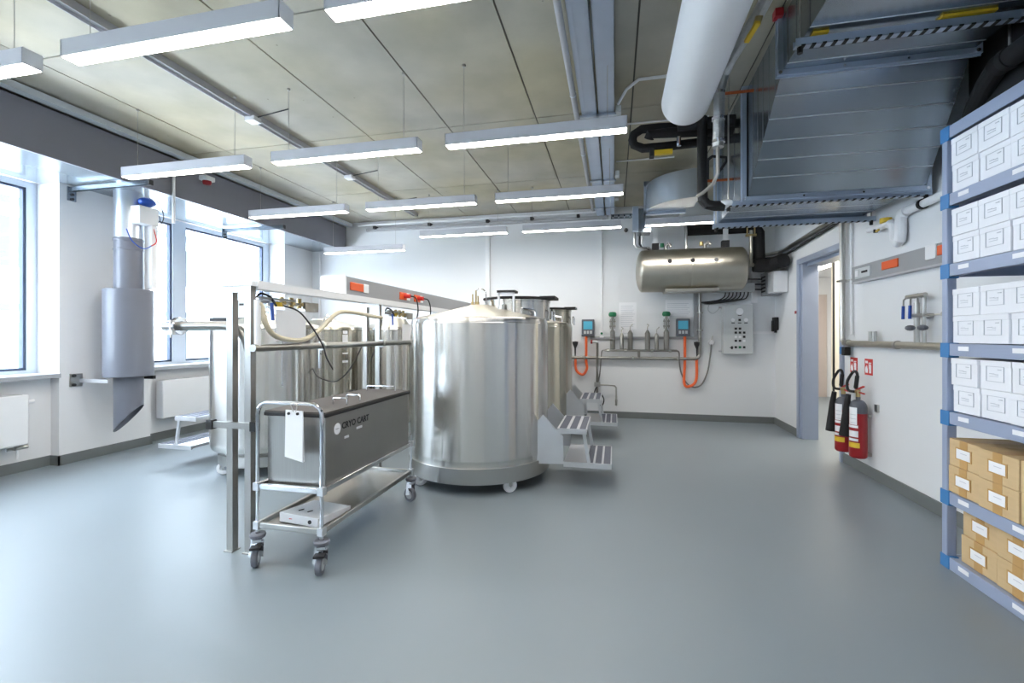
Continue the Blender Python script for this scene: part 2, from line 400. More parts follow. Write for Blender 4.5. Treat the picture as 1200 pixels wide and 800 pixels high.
# cable trays along the ceiling
def tray(x0, x1, z, label):
    t = thing('cable_tray', label, 'cable tray', ((x0+x1)/2, 3.5, z), 'cable trays')
    m = MB(); m.box(x0, x1, YF, 7.8, z, z+.004); m.box(x0, x0+.004, YF, 7.8, z, z+.06); m.box(x1-.004, x1, YF, 7.8, z, z+.06)
    for xx in (x0+.03, x1-.03): m.box(xx-.006, xx+.006, YF, 7.8, z-.004, z)
    m.build('channel', 'galv_rail', t)
    for y in (.6, 2.4, 4.2, 6.0, 7.3):
        MB().beam((x0-.02, y, z-.014), (x1+.02, y, z-.014), .03, .02).build('bracket', 'galv_bright', t)
        MB().cyl((x0+.02 if x0 < -.2 else x1-.02, y, z), (x0+.02 if x0 < -.2 else x1-.02, y, ZC), .005, 6).build('threaded_rod', 'steel_plain', t)
tray(-.29, -.155, 3.40, 'left grey steel cable tray hung under the ceiling')
tray(-.14, 0, 3.40, 'right grey steel cable tray hung under the ceiling')
t = thing('ceiling_conduit', 'thick grey conduit beside the cable trays', 'conduit', (-.345, 3, 3.43))
MB().cyl((-.345, YF, 3.45), (-.345, 7.6, 3.45), .024, 14).build('pipe', 'track_grey', t)
for y in (1.8, 3.9, 5.2, 6.8): MB().lathe((-.345, y, 3.45), [(.03,-.012),(.03,.012)], 14, 'Y').build('clamp', 'galv_bright', t); MB().cyl((-.345,y,3.47), (-.345,y,ZC), .005, 6).build('clamp_rod', 'steel_plain', t)
for y, l in ((4.25, 'near'), (5.9, 'middle'), (6.9, 'far')): tag(B(.01, .06, y-.1, y+.02, 3.38, 3.44).build('junction_box', 'panel_grey', bevel=.004), 'small grey junction box, %s one on the right tray' % l, 'junction box')
tag(MB().tube([(.03,4.12,3.43), (.1,4.02,3.5), (.2,3.95,3.535), (.62,3.95,3.535)], .013, 8).build('ceiling_conduit', 'white_plastic'), 'thin white conduit branching from the trays towards the white duct', 'conduit')
tag(MB().tube([(.12,4.75,3.53), (.9,4.75,3.53)], .01, 8).build('ceiling_conduit', 'white_plastic'), 'thin white conduit across the ceiling beyond the black pipes', 'conduit')
tag(MB().tube([(0.02,5.75,3.53), (.7,5.75,3.53)], .01, 8).build('ceiling_conduit', 'white_plastic'), 'thin white conduit on the ceiling by the curved duct', 'conduit')
# wall-head conduit and rail at the back
t = thing('wall_conduit', 'long light conduit under the ceiling along the back wall', 'conduit', (-2.5, YB-.08, 3.4))
MB().cyl((-4.75, YB-.1, 3.47), (-.3, YB-.1, 3.47), .022, 12).build('pipe', 'white_plastic', t)
B(-4.6, -.1, YB-.06, YB, 3.36, 3.41).build('rail', 'track_grey', t)
for x in (-4.4, -3.3, -2.2, -1.4, -.6): B(x-.025, x+.025, YB-.12, YB, 3.39, 3.44).build('bracket', 'ink', t)
t = thing('wall_trunking', 'pale vertical trunking strip on the back wall', 'trunking', (-2.215, YB-.015, 1.2))
B(-2.255, -2.175, YB-.03, YB, 1.2, 3.36).build('cover', 'white_pipe', t, .004)
t = thing('wall_conduit', 'thin vertical conduit ending in a green push button on the back wall', 'conduit', (-.21, YB-.02, 1.38))
MB().cyl((-.21, YB-.02, 1.46), (-.21, YB-.02, 3.36), .012, 8).build('pipe', 'white_pipe', t)
B(-.245, -.175, YB-.05, YB, 1.35, 1.47).build('button_box', 'white_plastic', t, .006); MB().cyl((-.21,YB-.065,1.42), (-.21,YB-.05,1.42), .02, 12).build('button', 'green', t)
tag(MB().cyl((-5.62, YB-.03, .1), (-5.62, YB-.03, 3.0), .016, 8).build('wall_pipe', 'white_pipe'), 'thin white pipe rising in the far left corner', 'pipe')

# ================================================================== LEFT SIDE
# strut bars under the soffit
for (y, x1, l) in ((3.80, -4.72, 'galvanised strut bar above the exhaust pipe sticking out from the pier'), (5.80, -4.75, 'galvanised strut bar further back under the bulkhead')):
    t = thing('strut_bar', l, 'bracket', (-5.3, y, 2.96), 'strut bars under the soffit')
    m = MB(); m.box(-5.79, x1, y-.022, y-.018, 2.965, 3.005); m.box(-5.79, x1, y+.018, y+.022, 2.965, 3.005); m.box(-5.79, x1, y-.022, y+.022, 3.005, 3.009)
    m.build('channel', 'galv', t); B(x1, x1+.012, y-.024, y+.024, 2.96, 3.012).build('end_cap', 'ink', t); B(-5.8, -5.785, y-.04, y+.04, 2.86, 3.01).build('foot_plate', 'galv', t)
    for z in (2.88, 2.93): MB().cyl((-5.785, y, z), (-5.77, y, z), .014, 8).build('bolt', 'ink', t)
tag(MB().cyl((-5.012, 4.31, 2.7), (-5.012, 4.31, 3.3), .016, 8).build('hanging_conduit', 'white_pipe'), 'slim white conduit hanging before the window behind the second row lamp', 'conduit')
t = thing('alarm_sounder', 'small white alarm with red ring on the grey bulkhead below the lamps', 'alarm', (-4.97, 4.72, 3.28))
B(-5.03, -4.92, 4.65, 4.79, 3.32, 3.38).build('body', 'white_plastic', t, .01)
MB().lathe((-4.975,4.72,3.27), [(0,.05),(.05,.05),(.05,.03),(.042,.008),(0,.0)], 20).build('lens', 'red', t)

# exhaust pipe on the pier
ex, ey = -5.45, 4.14
t = thing('exhaust_pipe', 'vertical grey exhaust pipe with wide drum and slanted outlet on the pier', 'exhaust pipe', (ex, ey, .29))
def ring(m, r, z0, z1, seg=40): m.lathe((ex,ey,0), [(r-.006,z0),(r,z0),(r,z1),(r-.006,z1)], seg); return m
m = MB(); m.lathe((ex,ey,0), [(.137,2.5),(.137,3.03)], 40); m.build('galvanised_section', 'galv_bright', t)
m = MB(); m.lathe((ex,ey,0), [(0,2.5),(.139,2.5),(.143,2.49),(.143,2.47),(.137,2.46),(.137,2.38),(.142,2.375),(.142,2.36),(.137,2.355),(.137,1.9)], 40); m.build('upper_pipe', 'pvc_grey', t)
m = MB(); m.lathe((ex,ey,0), [(0,1.915),(.227,1.915),(.232,1.91),(.232,.93),(.227,.925),(0,.925)], 48); m.build('drum', 'pvc_grey', t)
m = MB(); n = 40                                               # slanted outlet
for k in range(n):
    a = 2*math.pi*k/n; c_, s_ = math.cos(a), math.sin(a)
    zb = .29+.30*(.5+.5*(s_*.5+c_*.866))
    m.v += [(ex+.137*c_, ey+.137*s_, .93), (ex+.137*c_, ey+.137*s_, zb), (ex+.128*c_, ey+.128*s_, zb), (ex+.128*c_, ey+.128*s_, .93)]
for k in range(n):
    q = 4*k; p = 4*((k+1) % n)
    for i in range(3): m.face([q+i, p+i, p+i+1, q+i+1], i != 1)
m.build('outlet', 'pvc_grey', t)
for s_ in (-1, 1): B(-5.79, ex+.06, ey+s_*.25-.018, ey+s_*.25+.018, .87, .91).build('support_arm', 'alu' if s_ < 0 else 'ink', t)
B(-5.8, -5.785, ey-.36, ey-.24, .83, .97).build('wall_plate', 'steel_plain', t)
for z in (.85, .95): MB().cyl((-5.785, ey-.33, z), (-5.76, ey-.33, z), .016, 8).build('bolt', 'ink', t)
t = thing('damper_actuator', 'white actuator box with blue plug on the exhaust pipe', 'actuator', (-5.2, 4.2, 2.6))
B(-5.34, -5.2, 4.07, 4.29, 2.66, 2.86).build('housing', 'white_plastic', t, .01)
B(-5.32, -5.22, 4.22, 4.29, 1.93, 2.68).build('stem_cover', 'white_plastic', t, .006)
MB().ball((-5.25,4.19,2.92), .07, 16, 8, (1,1.35,.75)).build('blue_plug', 'blue', t)
MB().tube([(-5.25,4.22,2.98),(-5.24,4.32,2.95),(-5.24,4.38,2.8),(-5.24,4.32,2.68),(-5.24,4.24,2.72),(-5.24,4.25,2.8),(-5.24,4.32,2.8),(-5.24,4.34,2.72)], .005, 6, smooth_path=6).build('cable', 'ink', t)
MB().tube([(-5.3,4.0,2.58),(-5.28,4.05,2.45),(-5.24,4.14,2.38),(-5.2,4.2,2.42)], .006, 6, smooth_path=6).build('cable', 'blue', t)
MB().tube([(-5.2,4.2,2.42),(-5.2,4.26,2.48),(-5.22,4.25,2.6),(-5.24,4.22,2.7)], .006, 6, smooth_path=6).build('cable', 'red_bright', t)

# radiators
def radiator(y0, y1, label):
    t = thing('radiator', label, 'radiator', (-5.8, (y0+y1)/2, .28), 'panel radiators')
    B(-5.86, -5.74, y0, y1, .30, .80).build('panel', 'white_plastic', t, .012)
    m = MB()
    for k in range(6): m.box(-5.85, -5.75, y0+.03+k*(y1-y0-.06)/6, y0+.01+(k+1)*(y1-y0-.06)/6, .80, .804)
    m.build('grille', 'panel_grey', t)
    for yy in (y0+.2, y1-.2): B(-5.92, -5.86, yy-.03, yy+.03, .4, .7).build('wall_bracket', 'white_plastic', t)
    MB().cyl((-5.8, y1-.08, .27), (-5.8, y1+.02, .27), .02, 10).cyl((-5.84, y1-.12, .26), (-5.84, y1-.04, .26), .016, 8).build('valve', 'steel_plain', t)
    MB().cyl((-5.8, y1-.06, .16), (-5.8, y1-.06, .3), .009, 8).build('feed_pipe', 'white_plastic', t)
    MB().cyl((-5.8, y1+.01, .72), (-5.8, y1+.07, .72), .022, 12).build('thermostat', 'white_plastic', t)
radiator(2.2, 3.40, 'white panel radiator under the left window'); radiator(4.79, 5.9, 'white panel radiator under the window behind the steel tanks')

# ================================================================== CRYOGENIC TANKS
def caster(parent, x, y, r=.06, z_top=.13, wheelmat='white_plastic', ang=0):
    d = Vector((math.cos(ang), math.sin(ang), 0)); p = Vector((x, y, r)); w = .018
    f = MB(); f.box(x-.03, x+.03, y-.03, y+.03, z_top-.015, z_top)
    for s_ in (-1, 1): f.beam(p+d*(s_*(w+.008)), p+d*(s_*(w+.008))+Vector((0,0,z_top-r)), .006, .028)
    c = f.build('caster', 'steel_plain', parent)
    m = MB(); n = len(m.v); prof = [(0,-w*.6),(r*.45,-w*.6),(r*.5,-w),(r*.94,-w),(r,-w*.6),(r,w*.6),(r*.94,w),(r*.5,w),(r*.45,w*.6),(0,w*.6)]
    m.lathe((0,0,0), prof, 24, 'X'); R = Matrix.Rotation(ang, 3, 'Z')
    for i in range(len(m.v)): m.v[i] = tuple(p+R@Vector(m.v[i]))
    m.build('wheel', wheelmat, c)
    MB().cyl(p-d*(w+.012), p+d*(w+.012), .01, 8).build('axle', 'steel_plain', c)
def steps(t, x, y, sgn=1, plate=True):
    # two-step folding platform on the side of a tank: x = tank side, going outwards by sgn
    X = lambda v: x+sgn*v
    y0, y1 = y-.25, y+.43
    for yy in ((y0-.006, y1+.006) if plate else ()):
        m = MB(); n = len(m.v); poly = [(X(-.14),.20),(X(.19),.215),(X(.185),.46),(X(.0),.66),(X(-.14),.5)]
        m.prism(poly if sgn > 0 else poly[::-1], yy-.005, yy+.005, 'Y'); m.build('side_plate', 'alu', t)
    def tread(a, b_, z, strips):
        m = MB(); xa, xb = sorted((X(a), X(b_))); m.box(xa, xb, y0, y1, z-.03, z); m.box(xa, xb, y0-.012, y0, z-.042, z+.004); m.box(xa, xb, y1, y1+.012, z-.042, z+.004)
        o = m.build('tread', 'alu', t)
        for (p, q) in strips:
            xa, xb = sorted((X(p), X(q))); B(xa, xb, y0+.01, y1-.01, z, z+.004).build('grip_strip', 'grip_dark', o)
    tread(.13, .40, .536, [(.15,.215),(.245,.305),(.335,.39)])
    tread(.19, .62, .233, [(.40,.455),(.475,.53),(.55,.61)])
    for yy in (y0+.02, y1-.02):
        MB().beam((X(.37),yy,.52), (X(.42),yy,.22), .02, .03).build('leg', 'alu', t)
def tank(x, y, r, label, big=True, neck=None, wheel_ang=(0, 90, 180, 270), step=None, matn='steel', group='stainless cryogenic tanks'):
    t = thing('cryogenic_tank', label, 'tank', (x, y, 0), group)
    zt = 1.56
    if big:
        MB().lathe((x,y,0), [(r-.06,.235),(r-.004,.235),(r-.004,.27),(r-.001,.285),(r,.29),(r,.30),(r,zt-.07),(r,zt-.055),(r-.003,zt-.05),(r-.003,zt-.04),(r-.012,zt-.014),(r-.035,zt)], 96).build('body', matn, t)
        MB().lathe((x,y,0), [(r-.03,.10),(r+.012,.10),(r+.012,.235),(r-.02,.235)], 96).lathe((x,y,0), [(0,.2),(r-.03,.2)], 48).build('base_ring', 'steel_plain', t)
        MB().lathe((x,y,0), [(r-.037,zt-.002),(.12,zt+.13),(.1,zt+.14),(0,zt+.142)], 96).build('top_cone', 'steel_satin', t)
    else:
        zt = 1.50
        MB().lathe((x,y,0), [(r-.16,.20),(r-.08,.215),(r-.02,.26),(r-.003,.30),(r,.32),(r,.34),(r,zt-.07),(r,zt-.05),(r+.004,zt-.045),(r+.004,zt-.035),(r-.02,zt-.005),(r-.04,zt)], 80).build('body', matn, t)
        MB().lathe((x,y,0), [(r-.11,.11),(r-.075,.11),(r-.075,.21),(r-.1,.215)], 64).lathe((x,y,0), [(0,.18),(r-.1,.18)], 48).build('base_ring', 'steel_plain', t)
        MB().lathe((x,y,0), [(r-.042,zt-.002),(.16,zt+.10),(.15,zt+.115),(0,zt+.118)], 64).build('top_cone', 'steel_satin', t)
    B_ = r-.04 if big else r-.12
    for a in wheel_ang:
        a = math.radians(a); caster(t, x+B_*math.cos(a), y+B_*math.sin(a), .062, .135, ang=math.radians(-58))
    if neck:
        nx, ny, nr, nh = neck
        nx += x; ny += y
        MB().lathe((nx,ny,0), [(nr,zt-.01),(nr,zt+nh-.03),(nr+.006,zt+nh-.028),(nr+.006,zt+nh-.008),(nr,zt+nh)], 64).lathe((nx,ny,0),[(0,zt+nh-.002),(nr,zt+nh-.002)], 48).build('neck', matn, t)
        lid = MB().lathe((nx,ny,0), [(0,zt+nh),(nr+.02,zt+nh),(nr+.024,zt+nh+.008),(nr+.02,zt+nh+.018),(0,zt+nh+.022)], 64).box(nx+nr-.08, nx+nr+.075, ny-.16, ny+.16, zt+nh+.004, zt+nh+.03).build('lid', 'black_rubber', t)
        a0 = math.radians(-112)
        ax, ay = nx-.03, ny-.36
        fr = MB().beam((ax-.075, ay-.03, zt-.0), (ax-.075, ay-.03, zt+nh+.055), .018, .02).beam((ax+.075, ay-.03, zt-.0), (ax+.075, ay-.03, zt+nh+.055), .018, .02).beam((ax-.075, ay-.03, zt+nh+.04), (ax+.075, ay-.03, zt+nh+.04), .018, .02).build('lid_hinge_frame', 'alu', t); B(ax-.09, ax+.09, ay-.05, ay+.10, zt+nh+.05, zt+nh+.072).build('hinge_pad', 'black_rubber', fr)
        B(ax-.05, ax-.02, ay-.02, ay+.02, zt+.07, zt+.14).build('latch', 'steel_plain', fr)
        for k, an in enumerate((-62, -2)):
            a = math.radians(an); ux, uy = -math.sin(a), math.cos(a); px, py = nx+(nr+.04)*math.cos(a), ny+(nr+.04)*math.sin(a)
            MB().tube([(px-ux*.07,py-uy*.07,zt+.0),(px-ux*.07,py-uy*.07,zt+.075),(px-ux*.055,py-uy*.055,zt+.092),(px+ux*.055,py+uy*.055,zt+.08),(px+ux*.075,py+uy*.075,zt+.06),(px+ux*.075,py+uy*.075,zt-.02)], .011, 10).build('handle', 'chrome', t)
    if big:
        fx, fy = x-.07, y-.02
        m = MB()
        for (dx, dy, h) in ((0,0,.13),(.03,.02,.17),(.06,-.01,.11)): m.cyl((fx+dx,fy+dy,zt+.12), (fx+dx,fy+dy,zt+.12+h), .008, 8); m.cyl((fx+dx,fy+dy,zt+.14), (fx+dx,fy+dy,zt+.17), .016, 6)
        m.build('vent_fitting', 'brass', t)
        MB().tube([(fx+.03,fy+.02,zt+.28),(fx+.07,fy+.02,zt+.31),(fx+.13,fy+.02,zt+.27),(fx+.14,fy+.02,zt+.13)], .005, 6, smooth_path=5).build('vent_tube', 'chrome', t)
    if step is not None:
        steps(t, x+step*r, y, step, step > 0)
    return t
TA = tank(-1.333, 4.435, .688, 'large brushed steel tank in front with two-step platform beside it', neck=(.335, .265, .34, .20), wheel_ang=(-131, -49, 41, 139), step=1)
TE = tank(-1.27, 6.42, .688, 'large steel tank behind the front tank, near the back wall', neck=(.32, .16, .34, .20), wheel_ang=(-60, 30, 120, 210), step=1, matn='steel_dark')
TC = tank(-3.59, 4.17, .54, 'tall steel tank behind the service rack, nearest the windows', big=False, wheel_ang=(-125, -35, 55, 145), step=-1)
TD = tank(-3.86, 5.5, .54, 'second steel tank of the left row with stickers', big=False, wheel_ang=(-45, 45, 135, 225), matn='steel_dark')
TF = tank(-3.55, 6.75, .54, 'third steel tank of the left row, half hidden by rack posts', big=False, wheel_ang=(-45, 45, 135, 225), matn='steel_dark')
TG = tank(-2.86, 5.55, .27, 'narrow bright steel tank between rack post and front tank', big=False, wheel_ang=(-45, 45, 135, 225))
# label plates on the second left-row tank
m = MB(); a = math.radians(-60)
def plate(parent, cx, cy, r, ang, z0, z1, half, mats, name):
    m = MB(); n = 5
    for k in range(n+1):
        a = math.radians(ang)+half*(2*k/n-1)
        for z in (z0, z1): m.v.append((cx+(r+.003)*math.cos(a), cy+(r+.003)*math.sin(a), z))
    for k in range(n): m.face([2*k, 2*k+2, 2*k+3, 2*k+1], True)
    return m.build(name, mats, parent)
for (z0, z1, h_) in ((1.24,1.40,.07), (1.41,1.45,.06), (1.15,1.17,.07), (1.04,1.07,.07)): plate(TD, -3.86, 5.5, .54, -28, z0, z1, h_, 'paper', 'sticker')
plate(TC, -3.59, 4.17, .54, -38, .9, 1.44, .012, 'alu', 'seam_strip')
plate(TA, -1.333, 4.435, .7005, -103, .103, .233, .002, 'rubber_grey', 'seam')
# lifting lugs
for (T_, x, y) in ((TC, -3.45, 3.98), (TD, -3.66, 5.28)):
    MB().tube([(x-.05,y,1.56),(x-.05,y,1.62),(x,y,1.66),(x+.05,y,1.62),(x+.05,y,1.56)], .012, 8).build('lifting_lug', 'chrome', T_)
# controller boxes on the left tank
t = thing('control_unit', 'grey control boxes standing on the tank nearest the windows', 'control box', (-3.9, 4.0, 1.52))
B(-4.07, -3.86, 3.93, 4.10, 1.57, 1.76).build('housing', 'panel_grey', t, .008); B(-3.80, -3.62, 3.95, 4.10, 1.57, 1.75).build('housing', 'panel_grey', t, .008)
B(-4.1, -3.6, 3.92, 4.12, 1.54, 1.57).build('base_plate', 'ink', t)
MB().lathe((-3.98,3.93,1.69), [(0,-.004),(.04,-.004),(.04,.0)], 20, 'Y').build('dial', 'white_plastic', t)
for (x0, z0) in ((-3.76,1.70),(-3.70,1.62),(-3.97,1.60)): B(x0, x0+.05, 3.945, 3.95, z0, z0+.02).build('marking', 'ink', t)

# ================================================================== SERVICE RACK BETWEEN THE TANK ROWS
t = thing('service_rack', 'long steel rack of square posts running between the tank rows', 'rack', (-2.35, 4.8, 0))
for y in (2.49, 4.12, 5.75, 7.2):
    for x in (-2.425, -2.288): MB().beam((x,y,.004), (x,y,1.712), .046, .046).build('post', 'steel_sheet', t)
    B(-2.402, -2.311, y-.022, y+.022, 1.672, 1.711).build('cross_bar', 'steel_sheet', t)
    B(-2.53, -2.24, y-.05, y-.026, .80, .84).build('cross_bar', 'steel_sheet', t)
    for x in (-2.55, -2.22): B(x-.022, x+.022, y-.058, y-.018, .79, .85).build('end_plug', 'black_rubber', t)
    MB().box(-2.46, -2.395, y-.035, y+.035, 0, .006).box(-2.32, -2.255, y-.035, y+.035, 0, .006).build('foot_plate', 'steel_sheet', t)
B(-2.47, -2.24, 2.452, 7.25, 1.712, 1.74).build('top_plate', 'white_plastic', t); B(-2.242, -2.232, 2.50, 7.25, 1.695, 1.748).build('fascia', 'white_plastic', t)
t = thing('socket_trunking', 'grey socket trunking with orange outlets on top of the rack', 'trunking', (-2.37, 5.2, 1.74))
B(-2.48, -2.25, 3.5, 7.25, 1.74, 1.905).build('housing', 'trunk_grey', t, .004); B(-2.49, -2.243, 3.485, 3.502, 1.74, 1.91).build('end_cap', 'white_plastic', t)
B(-2.252, -2.24, 3.56, 3.77, 1.79, 1.86).build('socket', 'orange', t, .004); B(-2.252, -2.24, 3.78, 3.86, 1.785, 1.865).build('blank_cover', 'white_plastic', t, .004)
for (y0, z0) in ((4.5,1.80),(4.86,1.80)):
    B(-2.252, -2.24, y0, y0+.16, z0-.02, z0+.06).build('socket', 'orange', t, .004); B(-2.252, -2.24, y0+.16, y0+.24, z0-.02, z0+.06).build('blank_cover', 'white_plastic', t, .004)
for k, (y, l) in enumerate(((4.6,'left red power plug in the trunking above the front tank'), (4.95,'right red power plug in the trunking above the front tank'))):
    p = thing('power_plug', l, 'plug', (-2.2, y, 1.82), 'power plugs')
    MB().cyl((-2.24,y,1.82), (-2.17,y,1.82), .024, 12).build('plug_body', 'red_bright', p); MB().tube([(-2.17,y,1.82),(-2.12,y+.02,1.8),(-2.1,y+.04,1.7),(-2.12,y+.05,1.58),(-2.2,y+.06,1.5)], .007, 6, smooth_path=5).build('cable', 'ink', p)
# transfer pipes on the rack
t = thing('transfer_pipe', 'horizontal steel transfer pipe clamped along the rack side', 'pipe', (-2.2, 4.5, 1.29))
MB().cyl((-2.215,2.43,1.315), (-2.215,7.2,1.315), .024, 16).build('pipe', 'pipe_steel', t)
MB().cyl((-2.215,2.47,1.315), (-2.215,2.47,1.62), .02, 12).build('riser', 'white_pipe', t)
for y in (3.12, 4.05, 5.0, 6.2): MB().lathe((-2.215,y,1.315), [(.027,-.012),(.036,-.012),(.036,.012),(.027,.012)], 16, 'Y').build('clamp', 'steel_plain', t); B(-2.262,-2.22,y-.012,y+.012,1.30,1.33).build('clamp_foot', 'steel_plain', t)
MB().cyl((-2.23,3.12,1.315),(-2.23,3.12,1.14),.012,8).build('drain_stub','chrome',t)
t = thing('vent_pipe', 'steel vent pipe with clamped flange pointing at the windows', 'pipe', (-2.7, 2.56, 1.4))
MB().tube([(-3.0,2.56,1.46),(-2.56,2.56,1.46),(-2.50,2.56,1.455),(-2.44,2.56,1.43),(-2.39,2.56,1.38),(-2.365,2.56,1.31),(-2.36,2.56,1.26)], .031, 18).build('pipe', 'pipe_steel', t)
MB().lathe((-2.93,2.56,1.46), [(.034,-.02),(.058,-.02),(.062,-.012),(.062,.012),(.058,.02),(.034,.02)], 24, 'X').build('flange', 'chrome', t)
MB().lathe((-3.02,2.56,1.46), [(0,-.03),(.034,-.03),(.036,.05)], 20, 'X').build('end_cap', 'chrome', t)
MB().box(-2.95,-2.91,2.49,2.515,1.40,1.43).cyl((-2.93,2.50,1.38),(-2.93,2.50,1.5),.006,6).build('clamp_screw', 'steel_plain', t)
# cream insulated hose sagging along the rack
tag(MB().tube([(-2.21,2.47,1.60),(-2.205,2.495,1.575),(-2.195,2.51,1.48),(-2.19,2.58,1.40),(-2.19,2.72,1.365),(-2.19,2.88,1.365),(-2.19,3.05,1.43),(-2.19,3.2,1.53),(-2.19,3.33,1.585),(-2.19,3.55,1.59),(-2.19,3.85,1.57),(-2.2,4.02,1.565)], .017, 12, smooth_path=6).build('insulated_hose', 'hose_cream'), 'cream insulated hose sagging along the front of the rack', 'hose')
tag(MB().tube([(-2.25,2.75,1.60),(-2.2,2.85,1.56),(-2.17,2.98,1.42),(-2.16,3.06,1.31),(-2.2,3.16,1.22),(-2.24,3.3,1.12)], .006, 8, smooth_path=6).build('cable', 'ink'), 'black cable hanging across the transfer pipe at the rack front', 'cable')
tag(MB().tube([(-2.45,4.1,1.3),(-2.5,4.0,1.1),(-2.6,3.98,.98),(-2.75,4.05,.93),(-2.95,4.1,.97),(-3.05,4.15,1.05)], .006, 8, smooth_path=6).build('cable', 'ink'), 'black cable looping behind the cart lid', 'cable')
tag(MB().tube([(-2.32,4.25,1.55),(-2.4,4.35,1.4),(-2.5,4.4,1.2),(-2.6,4.4,1.0)], .007, 8, smooth_path=6).build('cable', 'ink'), 'thin dark cable hanging beside the second pair of rack posts', 'cable')
# filling valve assemblies
def valves(x, y, z, label, s=1):
    t = thing('filling_valve_set', label, 'valve', (x, y, z), 'filling valve sets on the rack')
    MB().cyl((x,y-.26*s,z+.03), (x,y+.32*s,z+.03), .012, 10).cyl((x+.03,y-.26*s,z+.05), (x+.03,y+.1*s,z+.05), .009, 8).build('manifold', 'steel_plain', t)
    for k, dy in enumerate((-.12, .0, .1, .19)):
        MB().cyl((x,y+dy*s,z+.0), (x,y+dy*s,z+.075), .016, 8).cyl((x-.03,y+dy*s,z+.03), (x+.03,y+dy*s,z+.03), .013, 8).build('valve_body', 'brass' if k else 'steel_plain', t)
    MB().beam((x+.035,y-.14*s,z+.02), (x+.045,y-.14*s,z-.10), .022, .012).build('lever', 'blue', t)
    MB().cyl((x+.02,y-.06*s,z+.0), (x+.02,y-.06*s,z+.03), .028, 10).build('cap', 'yellow', t)
    B(x-.03, x+.03, y+.22*s, y+.38*s, z-.02, z+.05).build('solenoid', 'steel_sheet', t)
    MB().tube([(x+.02,y-.26*s,z+.05),(x+.02,y-.22*s,z+.08),(x+.03,y-.15*s,z+.06),(x+.04,y-.1*s,z)], .008, 6, smooth_path=5).build('flex_tube', 'ink', t)
valves(-2.36, 2.86, 1.60, 'brass filling valves with blue lever at the rack front')
valves(-2.36, 4.62, 1.60, 'brass filling valves with blue lever behind the second rack posts')
def sheet(x0, y0, z0, x1, y1, z1, label, name='notice_sheet'):
    m = MB(); m.hexa([(x0,y0,z0),(x1,y1,z0),(x1+.003,y1+.002,z0),(x0+.003,y0+.002,z0),(x0,y0,z1),(x1,y1,z1),(x1+.003,y1+.002,z1),(x0+.003,y0+.002,z1)])
    return tag(m.build(name, 'paper'), label, 'paper')
sheet(-2.36, 2.80, 1.36, -2.33, 3.08, 1.58, 'white paper sheet hanging from the valves at the rack front'); sheet(-2.34, 4.75, 1.33, -2.32, 5.0, 1.52, 'white paper sheet hanging below the valves by the front tank')

# ================================================================== CRYO CART
cx0, cx1, cy0, cy1 = -2.115, -1.675, 2.36, 3.56
t = thing('steel_cart', 'steel trolley carrying a long insulated box with dark lid', 'cart', (-1.9, 2.95, 0))
R_ = .011
for x in (cx0, cx1):
    MB().cyl((x,cy0,.2), (x,cy0,.88), R_, 12).build('post', 'chrome', t)
    MB().cyl((x,cy1,.2), (x,cy1,.56), R_, 12).build('post', 'chrome', t)
h = MB(); pts = [(cx0,cy0,.86)]
for k in range(7): a = math.pi-k*math.pi/12; pts.append((cx0+.07+.07*math.cos(a), cy0, .92+.07*math.sin(a)))
for k in range(7): a = math.pi/2-k*math.pi/12; pts.append((cx1-.07+.07*math.cos(a), cy0, .92+.07*math.sin(a)))
pts.append((cx1,cy0,.86)); h.tube(pts, R_+.001, 12).build('push_handle', 'chrome', t)
for z, nm in ((.48, 'upper_shelf'), (.245, 'lower_shelf')):
    m = MB()
    for x in (cx0, cx1): m.box(x-.012, x+.012, cy0, cy1, z-.015, z+.018)
    for y in (cy0, cy1): m.box(cx0, cx1, y-.012, y+.012, z-.015, z+.018)
    fr = m.build(nm, 'chrome' if z > .4 else 'steel_plain', t, .004)
    B(cx0+.01, cx1-.01, cy0+.01, cy1-.01, z-.012, z-.006).build('shelf_sheet', 'steel_sheet', fr)
    for x in (cx0, cx1):
        for y in (cy0, cy1): B(x-.019, x+.019, y-.019, y+.019, z-.022, z+.024).build('corner_bracket', 'alu', fr)
bx = MB(); bx.box(cx0+.03, cx1-.008, cy0+.045, cy1-.03, .485, .905); box_ = bx.build('insulated_box', 'steel_sheet', t, .004)
lid = B(cx0+.015, cx1+.004, cy0+.03, cy1-.015, .905, .928).build('lid', 'black_rubber', t, .004)
B(cx0+.02, cx1-.001, cy0+.035, cy1-.02, .928, .936).build('lid_pad', 'dark_pad', lid)
for (x0, x1, y) in ((-1.83,-1.73,2.70), (-1.83,-1.73,2.86), (-1.99,-1.74,3.40)):
    MB().tube([(x0,y,.93),(x0,y,.972),(x0+.008,y,.98),(x1-.008,y,.98),(x1,y,.972),(x1,y,.93)], .006, 8).build('lid_handle', 'chrome', lid)
